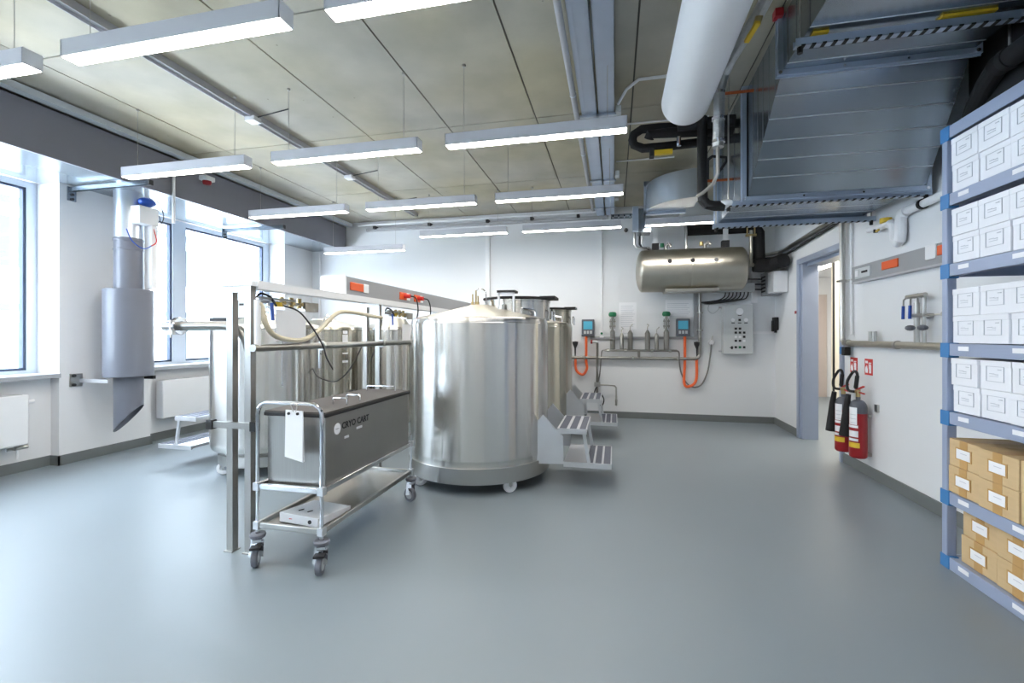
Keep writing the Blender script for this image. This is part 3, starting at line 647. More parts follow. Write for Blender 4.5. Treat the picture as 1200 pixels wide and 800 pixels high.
# print on the side of the box
xs_ = cx1-.0075
lg = MB().lathe((xs_,2.525,.815), [(0,.001),(.035,.001),(.035,0)], 28, 'X'); lg.build('round_emblem', 'paper', box_)
m = MB()
for k in range(3): m.lathe((xs_+.001,2.512+.013*k,.815), [(0,.0005),(.003,.0005),(.003,0)], 10, 'X')
m.build('emblem_dots', 'ink', box_)
text_obj('lettering', 'CRYO CART', .058, 'ink', box_, (xs_+.0008, 2.572, .803), (0,1,0), (0,0,1), .001)
B(xs_, xs_+.001, 2.60, 2.65, .735, .751).build('small_sticker', 'paper', box_); B(xs_, xs_+.001, 2.74, 2.81, .768, .784).build('small_sticker', 'paper', box_)
for (x, y, a) in ((cx0-.0,cy0,.5), (cx1,cy0,.35), (cx0,cy1,1.0), (cx1,cy1,1.2)):
    r = .058; p = Vector((x, y-.015, r)); d = Vector((math.cos(a), math.sin(a), 0)); e = Vector((-math.sin(a), math.cos(a), 0))
    f = MB()
    for s_ in (-1, 1): f.beam(p+d*(s_*.022), Vector((x,y,.155))+d*(s_*.018), .005, .045)
    f.rbox((x,y,.155), (.05,.055,.02), a); f.cyl((x,y,.16), (x,y,.21), .012, 10)
    c = f.build('caster', 'chrome', t)
    MB().lathe((x,y,.185), [(.014,-.012),(.042,-.012),(.045,-.004),(.045,.006),(.04,.012),(.014,.014)], 24).build('bumper_disc', 'rubber_grey', c)
    m = MB(); m.lathe((0,0,0), [(0,-.012),(r*.6,-.014),(r*.62,-.017),(r*.93,-.017),(r,-.01),(r,.01),(r*.93,.017),(r*.62,.017),(r*.6,.014),(0,.012)], 28, 'X')
    m.cur = 1; m.lathe((0,0,0), [(0,-.018),(r*.55,-.018),(r*.58,-.014)], 24, 'X'); m.lathe((0,0,0), [(r*.58,.014),(r*.55,.018),(0,.018)], 24, 'X')
    Rm = Matrix.Rotation(a, 3, 'Z')
    for i in range(len(m.v)): m.v[i] = tuple(p+Rm@Vector(m.v[i]))
    m.build('wheel', ['rubber_grey', 'panel_grey'], c)
    if y < 3:
        f = MB(); f.rbox(tuple(Vector((x,y,.125))-e*.045), (.06,.05,.012), a); f.build('brake_pedal', 'ink', c)
t = thing('clipboard', 'white papers on a clip hanging from the cart handle', 'clipboard', (-1.84, 2.33, .67))
m = MB(); m.hexa([(-1.90,2.328,.68),(-1.775,2.322,.655),(-1.775,2.338,.655),(-1.90,2.342,.68),(-1.90,2.335,.955),(-1.785,2.335,.95),(-1.785,2.343,.95),(-1.90,2.343,.955)]); m.build('paper_stack', 'paper', t)
for x in (-1.875, -1.815): MB().lathe((x,2.33,.935), [(0,-.004),(.008,-.004),(.008,.004)], 10, 'Y').build('hole_ring', 'ink', t)
MB().tube([(-1.845,2.335,.945),(-1.86,2.33,.985),(-1.85,2.345,.995),(-1.83,2.345,.98),(-1.83,2.335,.945)], .003, 6, smooth_path=4).build('string', 'steel_plain', t)
t = thing('ring_binder', 'white ring binder lying on the lower cart shelf', 'binder', (-1.86, 2.6, .24))
m = MB(); a = math.radians(0)
m.hexa([(-2.03,2.44,.242),(-1.73,2.40,.242),(-1.70,2.70,.242),(-2.0,2.74,.242),(-2.03,2.44,.300),(-1.73,2.40,.300),(-1.70,2.70,.272),(-2.0,2.74,.272)]); m.build('cover', 'white_plastic', t, .003)
MB().lathe((-1.79,2.4075,.271), [(0,-.004),(.012,-.004),(.012,.0)], 14, 'Y').build('finger_hole', 'ink', t)
B(-1.95,-1.90,2.4265,2.43,.268,.272).build('spine_print', 'red_bright', t)
for (x, y) in ((-1.93,2.49),(-1.86,2.48)): MB().beam((x,y,.299), (x+.015,y+.03,.298), .004, .004).build('rivet', 'ink', t)

# ================================================================== BACK WALL INSTALLATION
yw = YB
t = thing('pressure_vessel', 'horizontal satin steel vessel hung in front of the back wall', 'vessel', (1.12, 7.4, 2.05))
vy, vz, vr = 7.38, 2.385, .325
prof = [(0,.325)]
for k in range(1, 9): a = k*math.pi/16; prof.append((vr*math.sin(a), .325+.10*(1-math.cos(a))))
prof = [(vr*math.sin(k*math.pi/16), .425-.10*math.cos(k*math.pi/16)) for k in range(0, 9)]
prof[0] = (0, .325)
prof += [(vr,.44),(vr,.46),(vr,1.08),(vr, 1.10),(vr+.002,1.105),(vr+.002,1.115),(vr,1.12),(vr,1.14),(vr,1.80),(vr,1.83)]+[(vr*math.cos(k*math.pi/16), 1.83+.10*math.sin(k*math.pi/16)) for k in range(1, 8)]+[(0,1.93)]
MB().lathe((0,vy,vz), prof, 64, 'X').build('shell', 'steel_satin', t)
for x in (.80, 1.12, 1.44): MB().lathe((x,vy-.30,vz+.10), [(0,-.02),(.03,-.02),(.034,-.01),(.034,.05)], 16, 'Y').build('port', 'ink' if x < 1.3 else 'steel_plain', t)
for x in (.62, 1.625):
    B(x-.05, x+.05, vy-.05, vy+.05, vz+vr-.01, vz+vr+.10).build('saddle', 'ink', t); B(x-.035, x+.035, vy-.035, vy-.015, vz+vr+.08, 3.2).build('hanger', 'white_plastic', t); MB().cyl((x,vy,3.1),(x,vy,ZC),.01,8).build('hanger_rod','steel_plain',t)
for (x, g_) in ((.77,'green'), (1.34,'brass')): MB().tube([(x,vy,vz+vr-.02),(x,vy,vz+vr+.05),(x+.04,vy,vz+vr+.09),(x+.08,vy,vz+vr+.05)], .028, 10).build('valve', 'steel_plain', t); MB().cyl((x-.05,vy,vz+vr+.04),(x-.05,vy,vz+vr+.1),.03,12).build('valve_knob', g_, t)
MB().tube([(1.07,vy,vz+vr-.02),(1.07,vy,vz+vr+.25),(1.05,vy,vz+vr+.4),(1.05,vy,3.2)], .022, 10).build('feed_pipe', 'steel_plain', t)
MB().cyl((1.92,vy,vz+.05),(2.02,vy,vz+.05),.03,12).cyl((1.98,vy,vz+.05),(1.98,vy,2.95),.026,12).build('outlet_pipe', 'steel_satin', t)
for x in (1.93, 2.03): MB().cyl((x,vy,2.88),(x,vy,3.04),.012,8).build('coupling_bolt', 'brass', t)
B(1.91,2.05,vy-.03,vy+.03,2.86,2.89).build('coupling', 'brass', t)
B(.75, 1.5, vy-.2, vy+.2, vz-vr-.012, vz-vr+.03).build('under_plate', 'steel_satin', t)

t = thing('supply_pipe', 'polished pipe dropping from the vessel and running along the back wall', 'pipe', (.5, yw-.06, 1))
pts = [(1.34,yw-.07,2.12),(1.34,yw-.07,1.09)]+[(1.34-.08+.08*math.cos(a), yw-.07, 1.09-.08*math.sin(a)) for a in (.4,.8,1.2,1.57)]+[(-2.0,yw-.07,1.01)]
MB().tube(pts, .026, 14).build('pipe', 'pipe_steel', t); MB().cyl((1.34,yw-.07,1.93),(1.34,yw-.07,2.05),.018,8).build('valve','brass',t)
for (x, z) in ((1.34,1.47),(1.34,1.75)): B(x-.045,x+.045,yw-.1,yw,z-.012,z+.012).build('clamp','steel_plain',t)
for x in (-.5,.3,1.0): B(x-.012,x+.012,yw-.1,yw,.975,1.045).build('clamp','steel_plain',t)
t = thing('gas_manifold', 'row of small upright steel cylinders on a manifold pipe', 'manifold', (.4, yw-.08, 1.1))
MB().cyl((-.16,yw-.1,1.14),(.99,yw-.1,1.14),.018,10).cyl((.395,yw-.1,1.14),(.395,yw-.1,1.01),.022,10).build('manifold_pipe','pipe_steel',t)
for x in (-.1,.18,.6,.88): MB().lathe((x,yw-.1,1.14),[(.018,-.02),(.028,-.02),(.028,.02),(.018,.02)],12,'X').build('coupling','steel_plain',t)
for k, (px_, h_) in enumerate(((-.03,.34),(.12,.27),(.255,.32),(.53,.32),(.675,.27),(.825,.34))):
    MB().lathe((px_,yw-.1,1.155),[(0,0),(.042 if k in (0,2,3,5) else .034,0),(.042 if k in (0,2,3,5) else .034,h_-.05),(.02,h_-.01),(.012,h_)],20).build('cylinder','pipe_steel',t)
    if k not in (0,5): MB().tube([(px_,yw-.1,1.155+h_),(px_,yw-.1,1.155+h_+.05),(px_+.02,yw-.1,1.155+h_+.08),(px_-.01 if k%2 else px_+.04,yw-.1,1.155+h_+.1)],.009,8,smooth_path=4).build('hook_tube','steel_plain',t)
for px_ in (-.03,.825):
    v = MB(); v.cyl((px_,yw-.1,1.48),(px_,yw-.1,1.70),.022,10)
    for s_ in (-.035,.035): v.cyl((px_+s_,yw-.1,1.50),(px_+s_,yw-.1,1.66),.008,8)
    v.cyl((px_-.05,yw-.1,1.54),(px_+.05,yw-.1,1.54),.014,8); v.cyl((px_-.05,yw-.1,1.62),(px_+.05,yw-.1,1.62),.012,8)
    o = v.build('control_valve','pipe_steel',t); MB().lathe((px_,yw-.1,1.70),[(0,0),(.05,0),(.065,.02),(.065,.05),(.05,.075),(0,.08)],20).build('valve_head','green',o)
MB().tube([(-.16,yw-.1,1.14),(-.2,yw-.1,1.13),(-.215,yw-.08,1.05),(-.24,yw-.06,.75),(-.28,yw-.06,.55)],.01,8,smooth_path=5).build('capillary','grey_rope',t)
tag(MB().tube([(.98,yw-.1,1.14),(1.02,yw-.1,1.11),(1.03,yw-.08,.95),(1.06,yw-.06,.78),(1.14,yw-.05,.62),(1.25,yw-.05,.55),(1.37,yw-.05,.6),(1.46,yw-.05,.8),(1.5,yw-.05,1.05),(1.52,yw-.05,1.25)],.012,8,smooth_path=6).build('flexible_hose','grey_rope'),'grey flexible hose sagging in a loop on the back wall','hose')
t = thing('wall_valve','small round chrome valve at the end of the grey hose','valve',(1.52,yw-.05,1.25))
MB().lathe((1.52,yw,1.275),[(0,-.06),(.035,-.06),(.045,-.03),(.045,0)],18,'Y').build('knob','white_plastic',t); MB().cyl((1.52,yw-.04,1.3),(1.54,yw-.04,1.38),.01,8).build('stem','steel_plain',t)
t = thing('wall_trunking','grey angled trunking framing the papers on the back wall','trunking',(.5,yw-.02,1.32))
B(-.40,1.26,yw-.04,yw,1.325,1.365).build('horizontal_duct','trunk_grey',t); B(1.255,1.325,yw-.045,yw,1.325,2.1).build('vertical_duct','trunk_grey',t)
def monitor(x, label, side):
    t = thing('oxygen_monitor', label, 'monitor', (x, yw-.05, 1.37), 'wall monitors with orange hoses')
    B(x-.105,x+.105,yw-.09,yw,1.37,1.66).build('housing','ext_grey',t,.012); B(x-.075,x+.075,yw-.095,yw-.088,1.49,1.625).build('screen','screen_cyan',t)
    for k in (-1,0,1): B(x+k*.05-.017,x+k*.05+.017,yw-.097,yw-.088,1.415,1.465).build('button','panel_grey',t)
    MB().tube([(x+.03*side,yw-.06,1.38),(x+.03*side,yw-.06,1.2),(x+.03*side,yw-.06,.95),(x+.02*side+.0,yw-.06,.82 if side<0 else .62),(x-.09*(-side)-.0,yw-.06,.72 if side<0 else .56),(x+.2*side if side>0 else x-.2,yw-.06,.8 if side<0 else .66),(x+.21*side,yw-.06,1.0)],.022,10,smooth_path=7).build('coiled_hose','orange_hose',t)
    px_ = x+.215*side
    MB().lathe((px_,yw-.06,1.02),[(.008,0),(.012,.06),(.015,.15),(.045,.22),(.05,.26),(0,.27)],14).build('probe','ink',t)
monitor(-.437,'left grey wall monitor with blue screen and orange coiled hose',-1)
monitor(1.085,'right grey wall monitor with blue screen and orange coiled hose',1)
def wallpaper(x0,x1,z0,z1,label):
    t = thing('notice_sheet',label,'paper',((x0+x1)/2,yw-.004,z0))
    B(x0,x1,yw-.003,yw,z0,z1).build('sheet','paper',t)
    m = MB(); n = int((z1-z0)/.035)
    for k in range(1,n): m.box(x0+.03,x1-.03-.06*((k*7)%5)/5*(x1-x0)*3,yw-.0045,yw-.003,z1-.03-k*.034,z1-.03-k*.034+.006)
    m.build('printed_lines','print_grey',t)
wallpaper(.075,.36,1.49,1.94,'printed paper sheet left of the green valve heads on the back wall'); wallpaper(.82,1.24,1.69,1.97,'wide printed paper sheet above the right monitor')
wallpaper(.12,.30,1.38,1.48,'small white patch standing in for a reflection below the printed sheet')  # white patch put in as the bright reflection on the wall
# standing filling lance
t = thing('filling_lance','slim steel filling stand with side arm by the back wall','filling lance',(-.28,yw-.1,.2))
MB().cyl((-.28,yw-.1,.3),(-.28,yw-.1,1.3),.02,10).build('tube','pipe_steel',t); MB().cyl((-.36,yw-.1,1.28),(-.26,yw-.1,1.28),.025,12).build('head','panel_grey',t); MB().cyl((-.39,yw-.1,1.28),(-.36,yw-.1,1.28),.034,12).build('head_knob','red',t)
MB().tube([(-.28,yw-.1,.56),(0.0,yw-.1,.55),(.03,yw-.1,.52),(.03,yw-.1,.28)],.012,8).build('side_arm','steel_plain',t); MB().cyl((.03,yw-.1,.22),(.03,yw-.1,.32),.02,8).build('nozzle','steel_plain',t)
B(-.33,-.23,yw-.14,yw-.06,.53,.60).build('joint_block','steel_plain',t); B(-.3,-.26,yw-.1,yw,.7,.74).build('wall_clip','steel_plain',t)
MB().tube([(-.28,yw-.12,.55),(-.33,yw-.14,.4),(-.26,yw-.14,.25),(-.2,yw-.14,.22),(-.17,yw-.14,.32),(-.22,yw-.14,.42)],.01,8,smooth_path=6).build('hose','ink',t)
# control cabinet
t = thing('control_cabinet','light grey wall control cabinet with rows of push buttons','cabinet',(1.89,yw-.08,1.09))
cab = B(1.675,2.105,yw-.15,yw,1.095,1.87).build('body','panel_grey',t,.008)
xf = lambda u: 1.675+.43*u; zf = lambda v: 1.87-.775*v; yc = yw-.152
def btn(u,v,mname,s_=.017,nm='push_button'): B(xf(u)-s_,xf(u)+s_,yc-.008,yc+.003,zf(v)-s_,zf(v)+s_).build(nm,mname,t)
MB().lathe((xf(.55),yc,zf(.14)),[(0,-.012),(.05,-.012),(.055,0)],20,'Y').build('pressure_gauge','white_plastic',t)
for (u,v,mn) in ((.55,.31,'ink'),(.42,.485,'ink'),(.56,.485,'ink'),(.42,.565,'ink'),(.56,.565,'ink'),(.7,.565,'ink'),(.42,.65,'white_plastic'),(.56,.65,'white_plastic'),(.7,.65,'ink'),(.42,.73,'ink'),(.56,.73,'ink'),(.7,.73,'white_plastic'),(.42,.86,'ink'),(.56,.86,'green'),(.7,.86,'ink')): btn(u,v,mn)
for u in (.32,.76): MB().lathe((xf(u),yc,zf(.31)),[(0,-.012),(.028,-.012),(.03,0)],16,'Y').build('selector_knob','white_plastic',t)
for (u,v) in ((.33,.37),(.55,.37),(.76,.37),(.55,.215),(.28,.87)): B(xf(u)-.025,xf(u)+.025,yc-.001,yc+.003,zf(v)-.007,zf(v)+.007).build('engraved_label','ink',t)
B(xf(.26),xf(.32),yc-.006,yc+.003,zf(.90),zf(.84)).build('key_switch','ink',t)
for (u,v) in ((-.04,.05),(-.04,.95)): B(xf(u)-.03,xf(u)+.03,yw-.06,yw-.03,zf(v)-.012,zf(v)+.012).build('mounting_lug','chrome',t)
t = thing('cable_box','grey cable box with bundled black leads above the control cabinet','junction box',(1.9,yw-.1,2.0))
B(1.5,2.12,yw-.2,yw,2.07,2.2).build('housing','panel_grey',t,.006)
for k in range(7):
    x = 1.72+k*.055; MB().tube([(x,yw-.1,2.08),(x-.02,yw-.11,2.0),(x-.1,yw-.1,1.95),(1.5,yw-.09,1.93-.006*k),(1.36,yw-.05,1.92)],.009,6,smooth_path=5).build('lead','ink',t)
MB().tube([(1.66,yw-.05,1.85),(1.55,yw-.05,1.74),(1.47,yw-.05,1.8),(1.5,yw-.05,1.9),(1.6,yw-.05,1.92)],.007,6,smooth_path=5).build('lead','panel_grey',t)
tag(B(2.12,2.2,yw-.03,yw,1.9,3.0).build('wall_trunking','white_pipe'),'white vertical trunking right of the vessel outlet','trunking')
tag(B(2.105,2.46,yw-.04,yw,1.41,1.45).build('wall_trunking','white_pipe'),'short white trunking between control cabinet and corner','trunking')
t = thing('door_intercom','black handset unit in the back right corner','intercom',(2.42,7.78,1.46)); B(2.40,2.46,7.70,7.83,1.47,1.67).build('body','ink',t,.01); B(2.38,2.405,7.73,7.80,1.45,1.62).build('handset','black_rubber',t,.008); MB().cyl((2.43,7.76,1.43),(2.43,7.76,1.48),.02,8).build('plug','black_rubber',t)
t = thing('fan_unit','white and grey ventilation unit high in the back right corner','fan',(2.3,7.5,2.0))
B(2.26,2.45,7.30,7.55,2.02,2.33).build('front_cover','white_plastic',t,.006); B(2.24,2.45,7.55,7.82,2.0,2.35).build('housing','trunk_grey',t,.006); 
for z in (2.1,2.18,2.26): MB().tube([(2.24,7.75,z),(2.1,7.78,z+.01),(2.0,7.83,z+.02)],.01,6).build('lead','ink',t)
for k in range(5): B(2.235,2.242,7.6,7.78,2.05+.055*k,2.075+.055*k).build('vent_slot','ink',t)
tag(B(XR-.012,XR,7.0,7.05,1.69,1.73).build('alarm_button','red'),'tiny red button on the wall beside the doorway','button')
for (z,l) in ((1.35,'upper'),(.95,'lower')): tag(B(XR-.008,XR,7.0,7.04,z,z+.06).build('wall_switch','white_plastic'),'%s tiny white switch on the wall beside the doorway' % l,'switch')

# black insulated pipes near the back right corner
t = thing('insulated_pipe','black insulated pipe dropping to the right of the vessel','pipe',(2.1,7.35,2.3))
MB().tube([(1.1,7.5,3.02),(2.0,7.5,3.02),(2.08,7.5,3.0),(2.11,7.48,2.92),(2.11,7.45,2.5),(2.11,7.42,2.42)],.085,14).build('vertical_run','black_foam',t)
MB().tube([(2.02,7.38,2.43),(2.12,7.38,2.42),(2.2,7.36,2.42),(2.27,7.3,2.43),(2.33,7.1,2.45)],.10,14).build('elbow','black_foam',t)
tag(MB().tube([(2.0,7.62,2.60),(2.3,7.6,2.62),(2.4,7.5,2.63),(2.425,7.3,2.64),(2.425,5.4,2.72),(2.425,5.3,2.76),(2.425,5.25,2.9),(2.425,5.25,3.5)],.028,10).build('wall_pipe','steel_plain'),'steel pipe climbing along the top of the doorway wall','pipe')
tag(MB().tube([(2.0,7.56,2.54),(2.3,7.54,2.55),(2.41,7.45,2.56),(2.43,7.25,2.57),(2.43,5.5,2.66),(2.43,5.42,2.7),(2.43,5.38,2.85),(2.43,5.38,3.5)],.018,8).build('wall_pipe','ink'),'thin dark pipe beside the steel pipe above the doorway','pipe')

# ================================================================== DUCTS AND PIPES, UPPER RIGHT
t = thing('air_duct','large galvanised air duct stepping down above the shelving','air duct',(1.7,4,2.55))
x0,x1 = 1.09,2.15
def rect_duct(name, A, Bq, matn='galv', seams=(), parent=None):
    # A, Bq = (y, x0, x1, z0, z1) end rectangles
    m = MB()
    a = [(A[1],A[0],A[3]),(A[2],A[0],A[3]),(A[2],A[0],A[4]),(A[1],A[0],A[4])]; b_ = [(Bq[1],Bq[0],Bq[3]),(Bq[2],Bq[0],Bq[3]),(Bq[2],Bq[0],Bq[4]),(Bq[1],Bq[0],Bq[4])]
    m.v += a+b_
    for q in ((0,1,5,4),(1,2,6,5),(2,3,7,6),(3,0,4,7),(3,2,1,0),(4,5,6,7)): m.face(list(q))
    o = m.build(name, matn, parent)
    for s_ in seams:
        L = lambda i: A[i]*(1-s_)+Bq[i]*s_
        MB().cyl((L(1),L(0),L(3)+.002),(L(2),L(0),L(3)+.002),.005,10).build('crease','galv_bright',o)
        MB().cyl((L(1)+.002,L(0),L(3)),(L(1)+.002,L(0),L(4)),.005,10).build('crease','galv',o)
    return o
rect_duct('near_section',(.4,1.06,2.15,3.15,3.5),(3.34,x0,x1,3.15,3.5),'galv',(.3,.6,.85,.92,.97),t)
rect_duct('sloped_section',(3.36,x0,x1+.0,3.15,3.5),(4.15,1.09,2.36,2.555,3.47),'galv',(.16,.33,.5,.66,.82),t)
rect_duct('lower_section',(4.19,1.05,2.36,2.555,3.45),(5.1,1.05,2.36,2.555,3.45),'galv',(.25,.5,.75),t)
def flange(y, xa, xb, za, zb, w=.035, d=.05):
    m = MB()
    m.box(xa-w,xb+w,y-d/2,y+d/2,za-w,za); m.box(xa-w,xb+w,y-d/2,y+d/2,zb,zb+w*.6); m.box(xa-w,xa,y-d/2,y+d/2,za,zb); m.box(xb,xb+w,y-d/2,y+d/2,za,zb)
    m.box(xa-w-.004,xb+w+.004,y-.004,y+.004,za-w-.008,za)
    m.box(xa-w-.006,xa,y-.004,y+.004,za,zb)
    o = m.build('flange','galv_rail',t)
    b_ = MB()
    for xx in (xa-.02,xb+.01): b_.cyl((xx,y-d/2-.006,za-.018),(xx,y+d/2,za-.018),.012,8)
    for k in range(1,3): b_.cyl((xa+(xb-xa)*k/3,y-d/2-.006,za-.02),(xa+(xb-xa)*k/3,y+d/2,za-.02),.008,6)
    b_.build('bolt','chrome',o)
flange(3.35,x0,x1,3.15,3.5); flange(4.17,1.08,2.36,2.555,3.46); flange(5.1,1.05,2.36,2.555,3.45)
def strut(y, xa, xb, z, label):
    t = thing('strut_rail',label,'support rail',((xa+xb)/2,y,z),'perforated strut rails under the duct')
    m = MB(); m.box(xa,xb,y-.022,y-.018,z,z+.045); m.box(xa,xb,y+.018,y+.022,z,z+.045); m.box(xa,xb,y-.022,y+.022,z,z+.003)
    m.build('channel','galv_rail',t)
    m = MB(); x = xa+.03
    while x < xb-.03: m.box(x,x+.022,y-.023,y+.023,z-.001,z+.006); x += .055
    m.build('slot_row','ink',t)['kind'] = 'stuff'
    for xx in (xa+.03,xb-.03): MB().cyl((xx,y,z-.03),(xx,y,ZC),.006,8).build('threaded_rod','steel_plain',t); MB().cyl((xx,y,z-.035),(xx,y,z),.016,8).build('nut','black_rubber',t)
strut(2.97,1.03,2.22,3.08,'near perforated strut rail carrying the upper duct'); strut(4.24,.93,2.44,2.50,'middle perforated strut rail at the foot of the sloped duct'); strut(5.03,.99,2.44,2.49,'far perforated strut rail under the low duct end')
tag(B(1.12,1.2,2.94,3.0,3.136,3.148).build('rail_pad','yellow'),'yellow pad on the left end of the near strut rail','pad'); tag(B(1.75,2.0,2.94,3.0,3.136,3.148).build('rail_pad','yellow'),'long yellow pad on the right part of the near strut rail','pad')
tag(B(1.03,1.08,3.29,3.35,3.49,3.54).build('end_clip','red'),'small red clip at the top corner of the upper duct','clip')
# big white duct
t = thing('round_duct','thick white cylindrical duct with rounded end near the ceiling','duct',(.5,2,2.95))
wx,wz,wr = .515,3.125,.172
prof = [(wr,-5.8),(wr,-.06)]+[(wr-.06+.06*math.cos(k*math.pi/12),-.06+.06*math.sin(k*math.pi/12)) for k in range(1,7)]+[(0,.003)]
MB().lathe((wx,3.63,wz),prof,48,'Y').build('jacket','white_pipe',t)
for y in (.5,2.0,3.1): MB().cyl((wx,y,wz+wr-.01),(wx,y,ZC),.008,8).build('hanger_rod','steel_plain',t)
# silver insulated pipe
t = thing('foil_pipe','silver foil insulated pipe beside the white duct','pipe',(.8,3.2,2.7))
MB().tube([(.87,1.2,3.34),(.865,2.7,3.34),(.845,3.0,3.33),(.775,3.36,3.28),(.745,3.43,3.22),(.722,3.45,3.12),(.715,3.45,2.78),(.713,3.45,2.72)],.038,14).build('insulation','silver_foil',t)
for z in (2.76,2.92,3.1): MB().lathe((.715,3.45,z),[(.036,-.012),(.044,-.01),(.044,.01),(.036,.012)],16).build('band','chrome',t)
for y in (1.8,2.4): MB().lathe((.867,y,3.34),[(.036,-.012),(.046,-.01),(.046,.01),(.036,.012)],16,'Y').build('band','chrome',t)
MB().tube([(.712,3.45,2.74),(.712,3.45,2.54),(.69,3.5,2.48),(.64,3.6,2.45),(.62,3.7,2.46)],.013,8).build('copper_tail','steel_plain',t)
MB().beam((.83,2.95,3.25),(.80,3.08,3.22),.028,.02).build('valve_lever','yellow',t); MB().cyl((.85,2.98,3.32),(.83,2.98,3.25),.022,10).build('valve_body','brass',t)
# black insulated pipes behind the white duct
tag(MB().tube([(1.05,4.42,3.29),(.4,4.42,3.32),(.25,4.42,3.32),(.18,4.42,3.28),(.165,4.42,3.23),(.18,4.42,3.18),(.26,4.42,3.14),(.45,4.42,3.14),(1.05,4.42,3.16)],.04,14).build('insulated_pipe','black_foam'),'black insulated pipe bent in a U beside the cable trays','pipe')
tag(MB().tube([(1.02,4.34,3.2),(.5,4.34,3.23),(.32,4.34,3.23),(.31,4.36,3.2)],.045,14).build('insulated_pipe','black_foam'),'short black insulated pipe inside the U bend','pipe')
tag(MB().tube([(1.02,4.28,3.26),(.55,4.28,3.26)],.05,14).build('insulated_pipe','black_foam'),'thick black insulated pipe under the white duct end','pipe')
t = thing('insulated_pipe','black insulated pipe dropping vertically left of the sloped duct','pipe',(.75,4.25,2.5))
MB().tube([(.75,4.25,3.3),(.75,4.25,2.66),(.755,4.25,2.58),(.79,4.25,2.535),(.85,4.25,2.52),(.93,4.25,2.515)],.043,14).build('insulation','black_foam',t)
MB().ball((.94,4.25,2.53),.06,14,8,(1.15,.8,.7)).build('white_wrap','white_plastic',t)
for (x,z,l) in ((.36,3.08,'left'),): 
    t = thing('yellow_valve','small valve with yellow lever below the black pipes','valve',(x,4.42,z)); B(x,x+.16,4.38,4.42,z-.02,z+.02).build('lever','yellow',t); B(x-.04,x,4.38,4.46,z-.03,z+.04).build('body','ink',t)
    MB().cyl((x+.2,4.28,3.08),(x+.2,4.28,3.16),.02,10).build('stem','chrome',t)
tag(MB().cyl((.6,3.95,3.34),(1.08,3.95,3.34),.012,8).build('copper_pipe','copper'),'thin copper pipe passing behind the foil pipe','pipe'); tag(MB().cyl((.78,4.5,2.82),(1.05,4.5,2.82),.012,8).build('copper_pipe','copper'),'thin copper pipe above the white wrapped pipe end','pipe')
tag(MB().cyl((.905,4.0,2.5),(.905,4.0,ZC),.006,8).build('threaded_rod','steel_plain'),'thin threaded rod left of the sloped duct','rod')
tag(MB().tube([(.86,4.6,3.05),(.86,4.6,2.86),(.9,4.6,2.84),(1.02,4.6,3.02),(1.02,4.6,3.06),(.9,4.6,3.08),(.86,4.6,3.05)],.014,8).build('cable_loop','ink'),'black cable loop left of the sloped duct','cable')
# curved duct elbow
t = thing('duct_elbow','bright galvanised duct elbow curving into the main duct','duct',(.8,5.9,3.0))
m = MB(); n = 16; cxe,cye = .98,6.25; ri,ro = .12,.56; z0,z1 = 3.02,3.36
prev = None
for k in range(n+1):
    a = math.pi+k*(math.pi/2)/n; c_,s_ = math.cos(a),math.sin(a)
    base = len(m.v); m.v += [(cxe+ro*c_,cye+ro*s_,z0),(cxe+ro*c_,cye+ro*s_,z1),(cxe+ri*c_,cye+ri*s_,z1),(cxe+ri*c_,cye+ri*s_,z0)]
    if prev is not None:
        for i in range(4): m.face([prev+i,prev+(i+1)%4,base+(i+1)%4,base+i], i in (0,2))
    prev = base
m.build('curved_body','galv_bright',t)
m = MB(); m.box(.38,.41,6.24,6.30,2.98,3.42); m.box(.38,.90,6.24,6.30,2.98,3.02); m.box(.38,.90,6.24,6.30,3.36,3.42); m.build('flange','galv_rail',t)
rect_duct('straight_section',(6.3,.42,.86,3.02,3.36),(6.95,.42,.86,3.02,3.36),'galv_bright',(),t)
m = MB(); m.box(.97,1.05,5.66,5.71,2.98,3.42); m.build('flange','galv_rail',t)
t = thing('valve_panel','small galvanised service box with pipes left of the vessel','panel',(.3,6.7,2.8))
B(.25,.33,6.62,6.72,2.86,3.2).build('side_plate','galv_rail',t); B(.33,.5,6.66,6.9,2.84,3.18).build('housing','galv',t)
for k,x in enumerate((.30,.375,.41)): MB().tube([(x,7.2,3.1),(x,7.2,2.78),(x+.03,7.2,2.73),(x+.1,7.2,2.72),(.55,7.3,2.70)],.015 if k else .02,8).build('pipe','steel_plain' if k != 1 else 'ink',t)
MB().ball((.16,6.6,2.87),.03,10,6).build('black_knob','black_rubber',t)
m = MB(); m.box(-.05,.25,6.7,6.73,3.1,3.13); m.box(-.05,.25,6.85,6.88,3.1,3.13)
for k in range(4): m.box(-.03+.08*k,-.01+.08*k,6.7,6.88,3.1,3.12)
tag(m.build('cable_ladder','galv'),'short galvanised cable ladder left of the service box','cable ladder')
# black insulated mains along the right wall above the shelving
for (x,z,r,l) in ((2.235,3.40,.06,'upper black insulated main pipe above the shelving'),(2.23,3.0,.06,'lower black insulated main pipe above the shelving')):
    t = thing('insulated_main',l,'pipe',(x,2,z-r)); MB().cyl((x,-1,z),(x,3.28,z),r,18).build('insulation','black_foam',t)
    for y in (1.5,2.5,3.2): MB().lathe((x,y,z),[(r,-.02),(r+.006,-.02),(r+.006,.02),(r,.02)],18,'Y').build('band','black_rubber',t); MB().cyl((x,y,z+r-.01),(x,y,ZC),.007,8).build('hanger_rod','steel_plain',t)
tag(MB().tube([(2.23,3.28,3.0),(2.26,3.4,2.97),(2.3,3.55,2.9),(2.36,3.72,2.82),(2.39,3.75,2.72)],.055,14).build('insulated_pipe','black_foam'),'black insulated pipe stub between shelving and sloped duct','pipe')

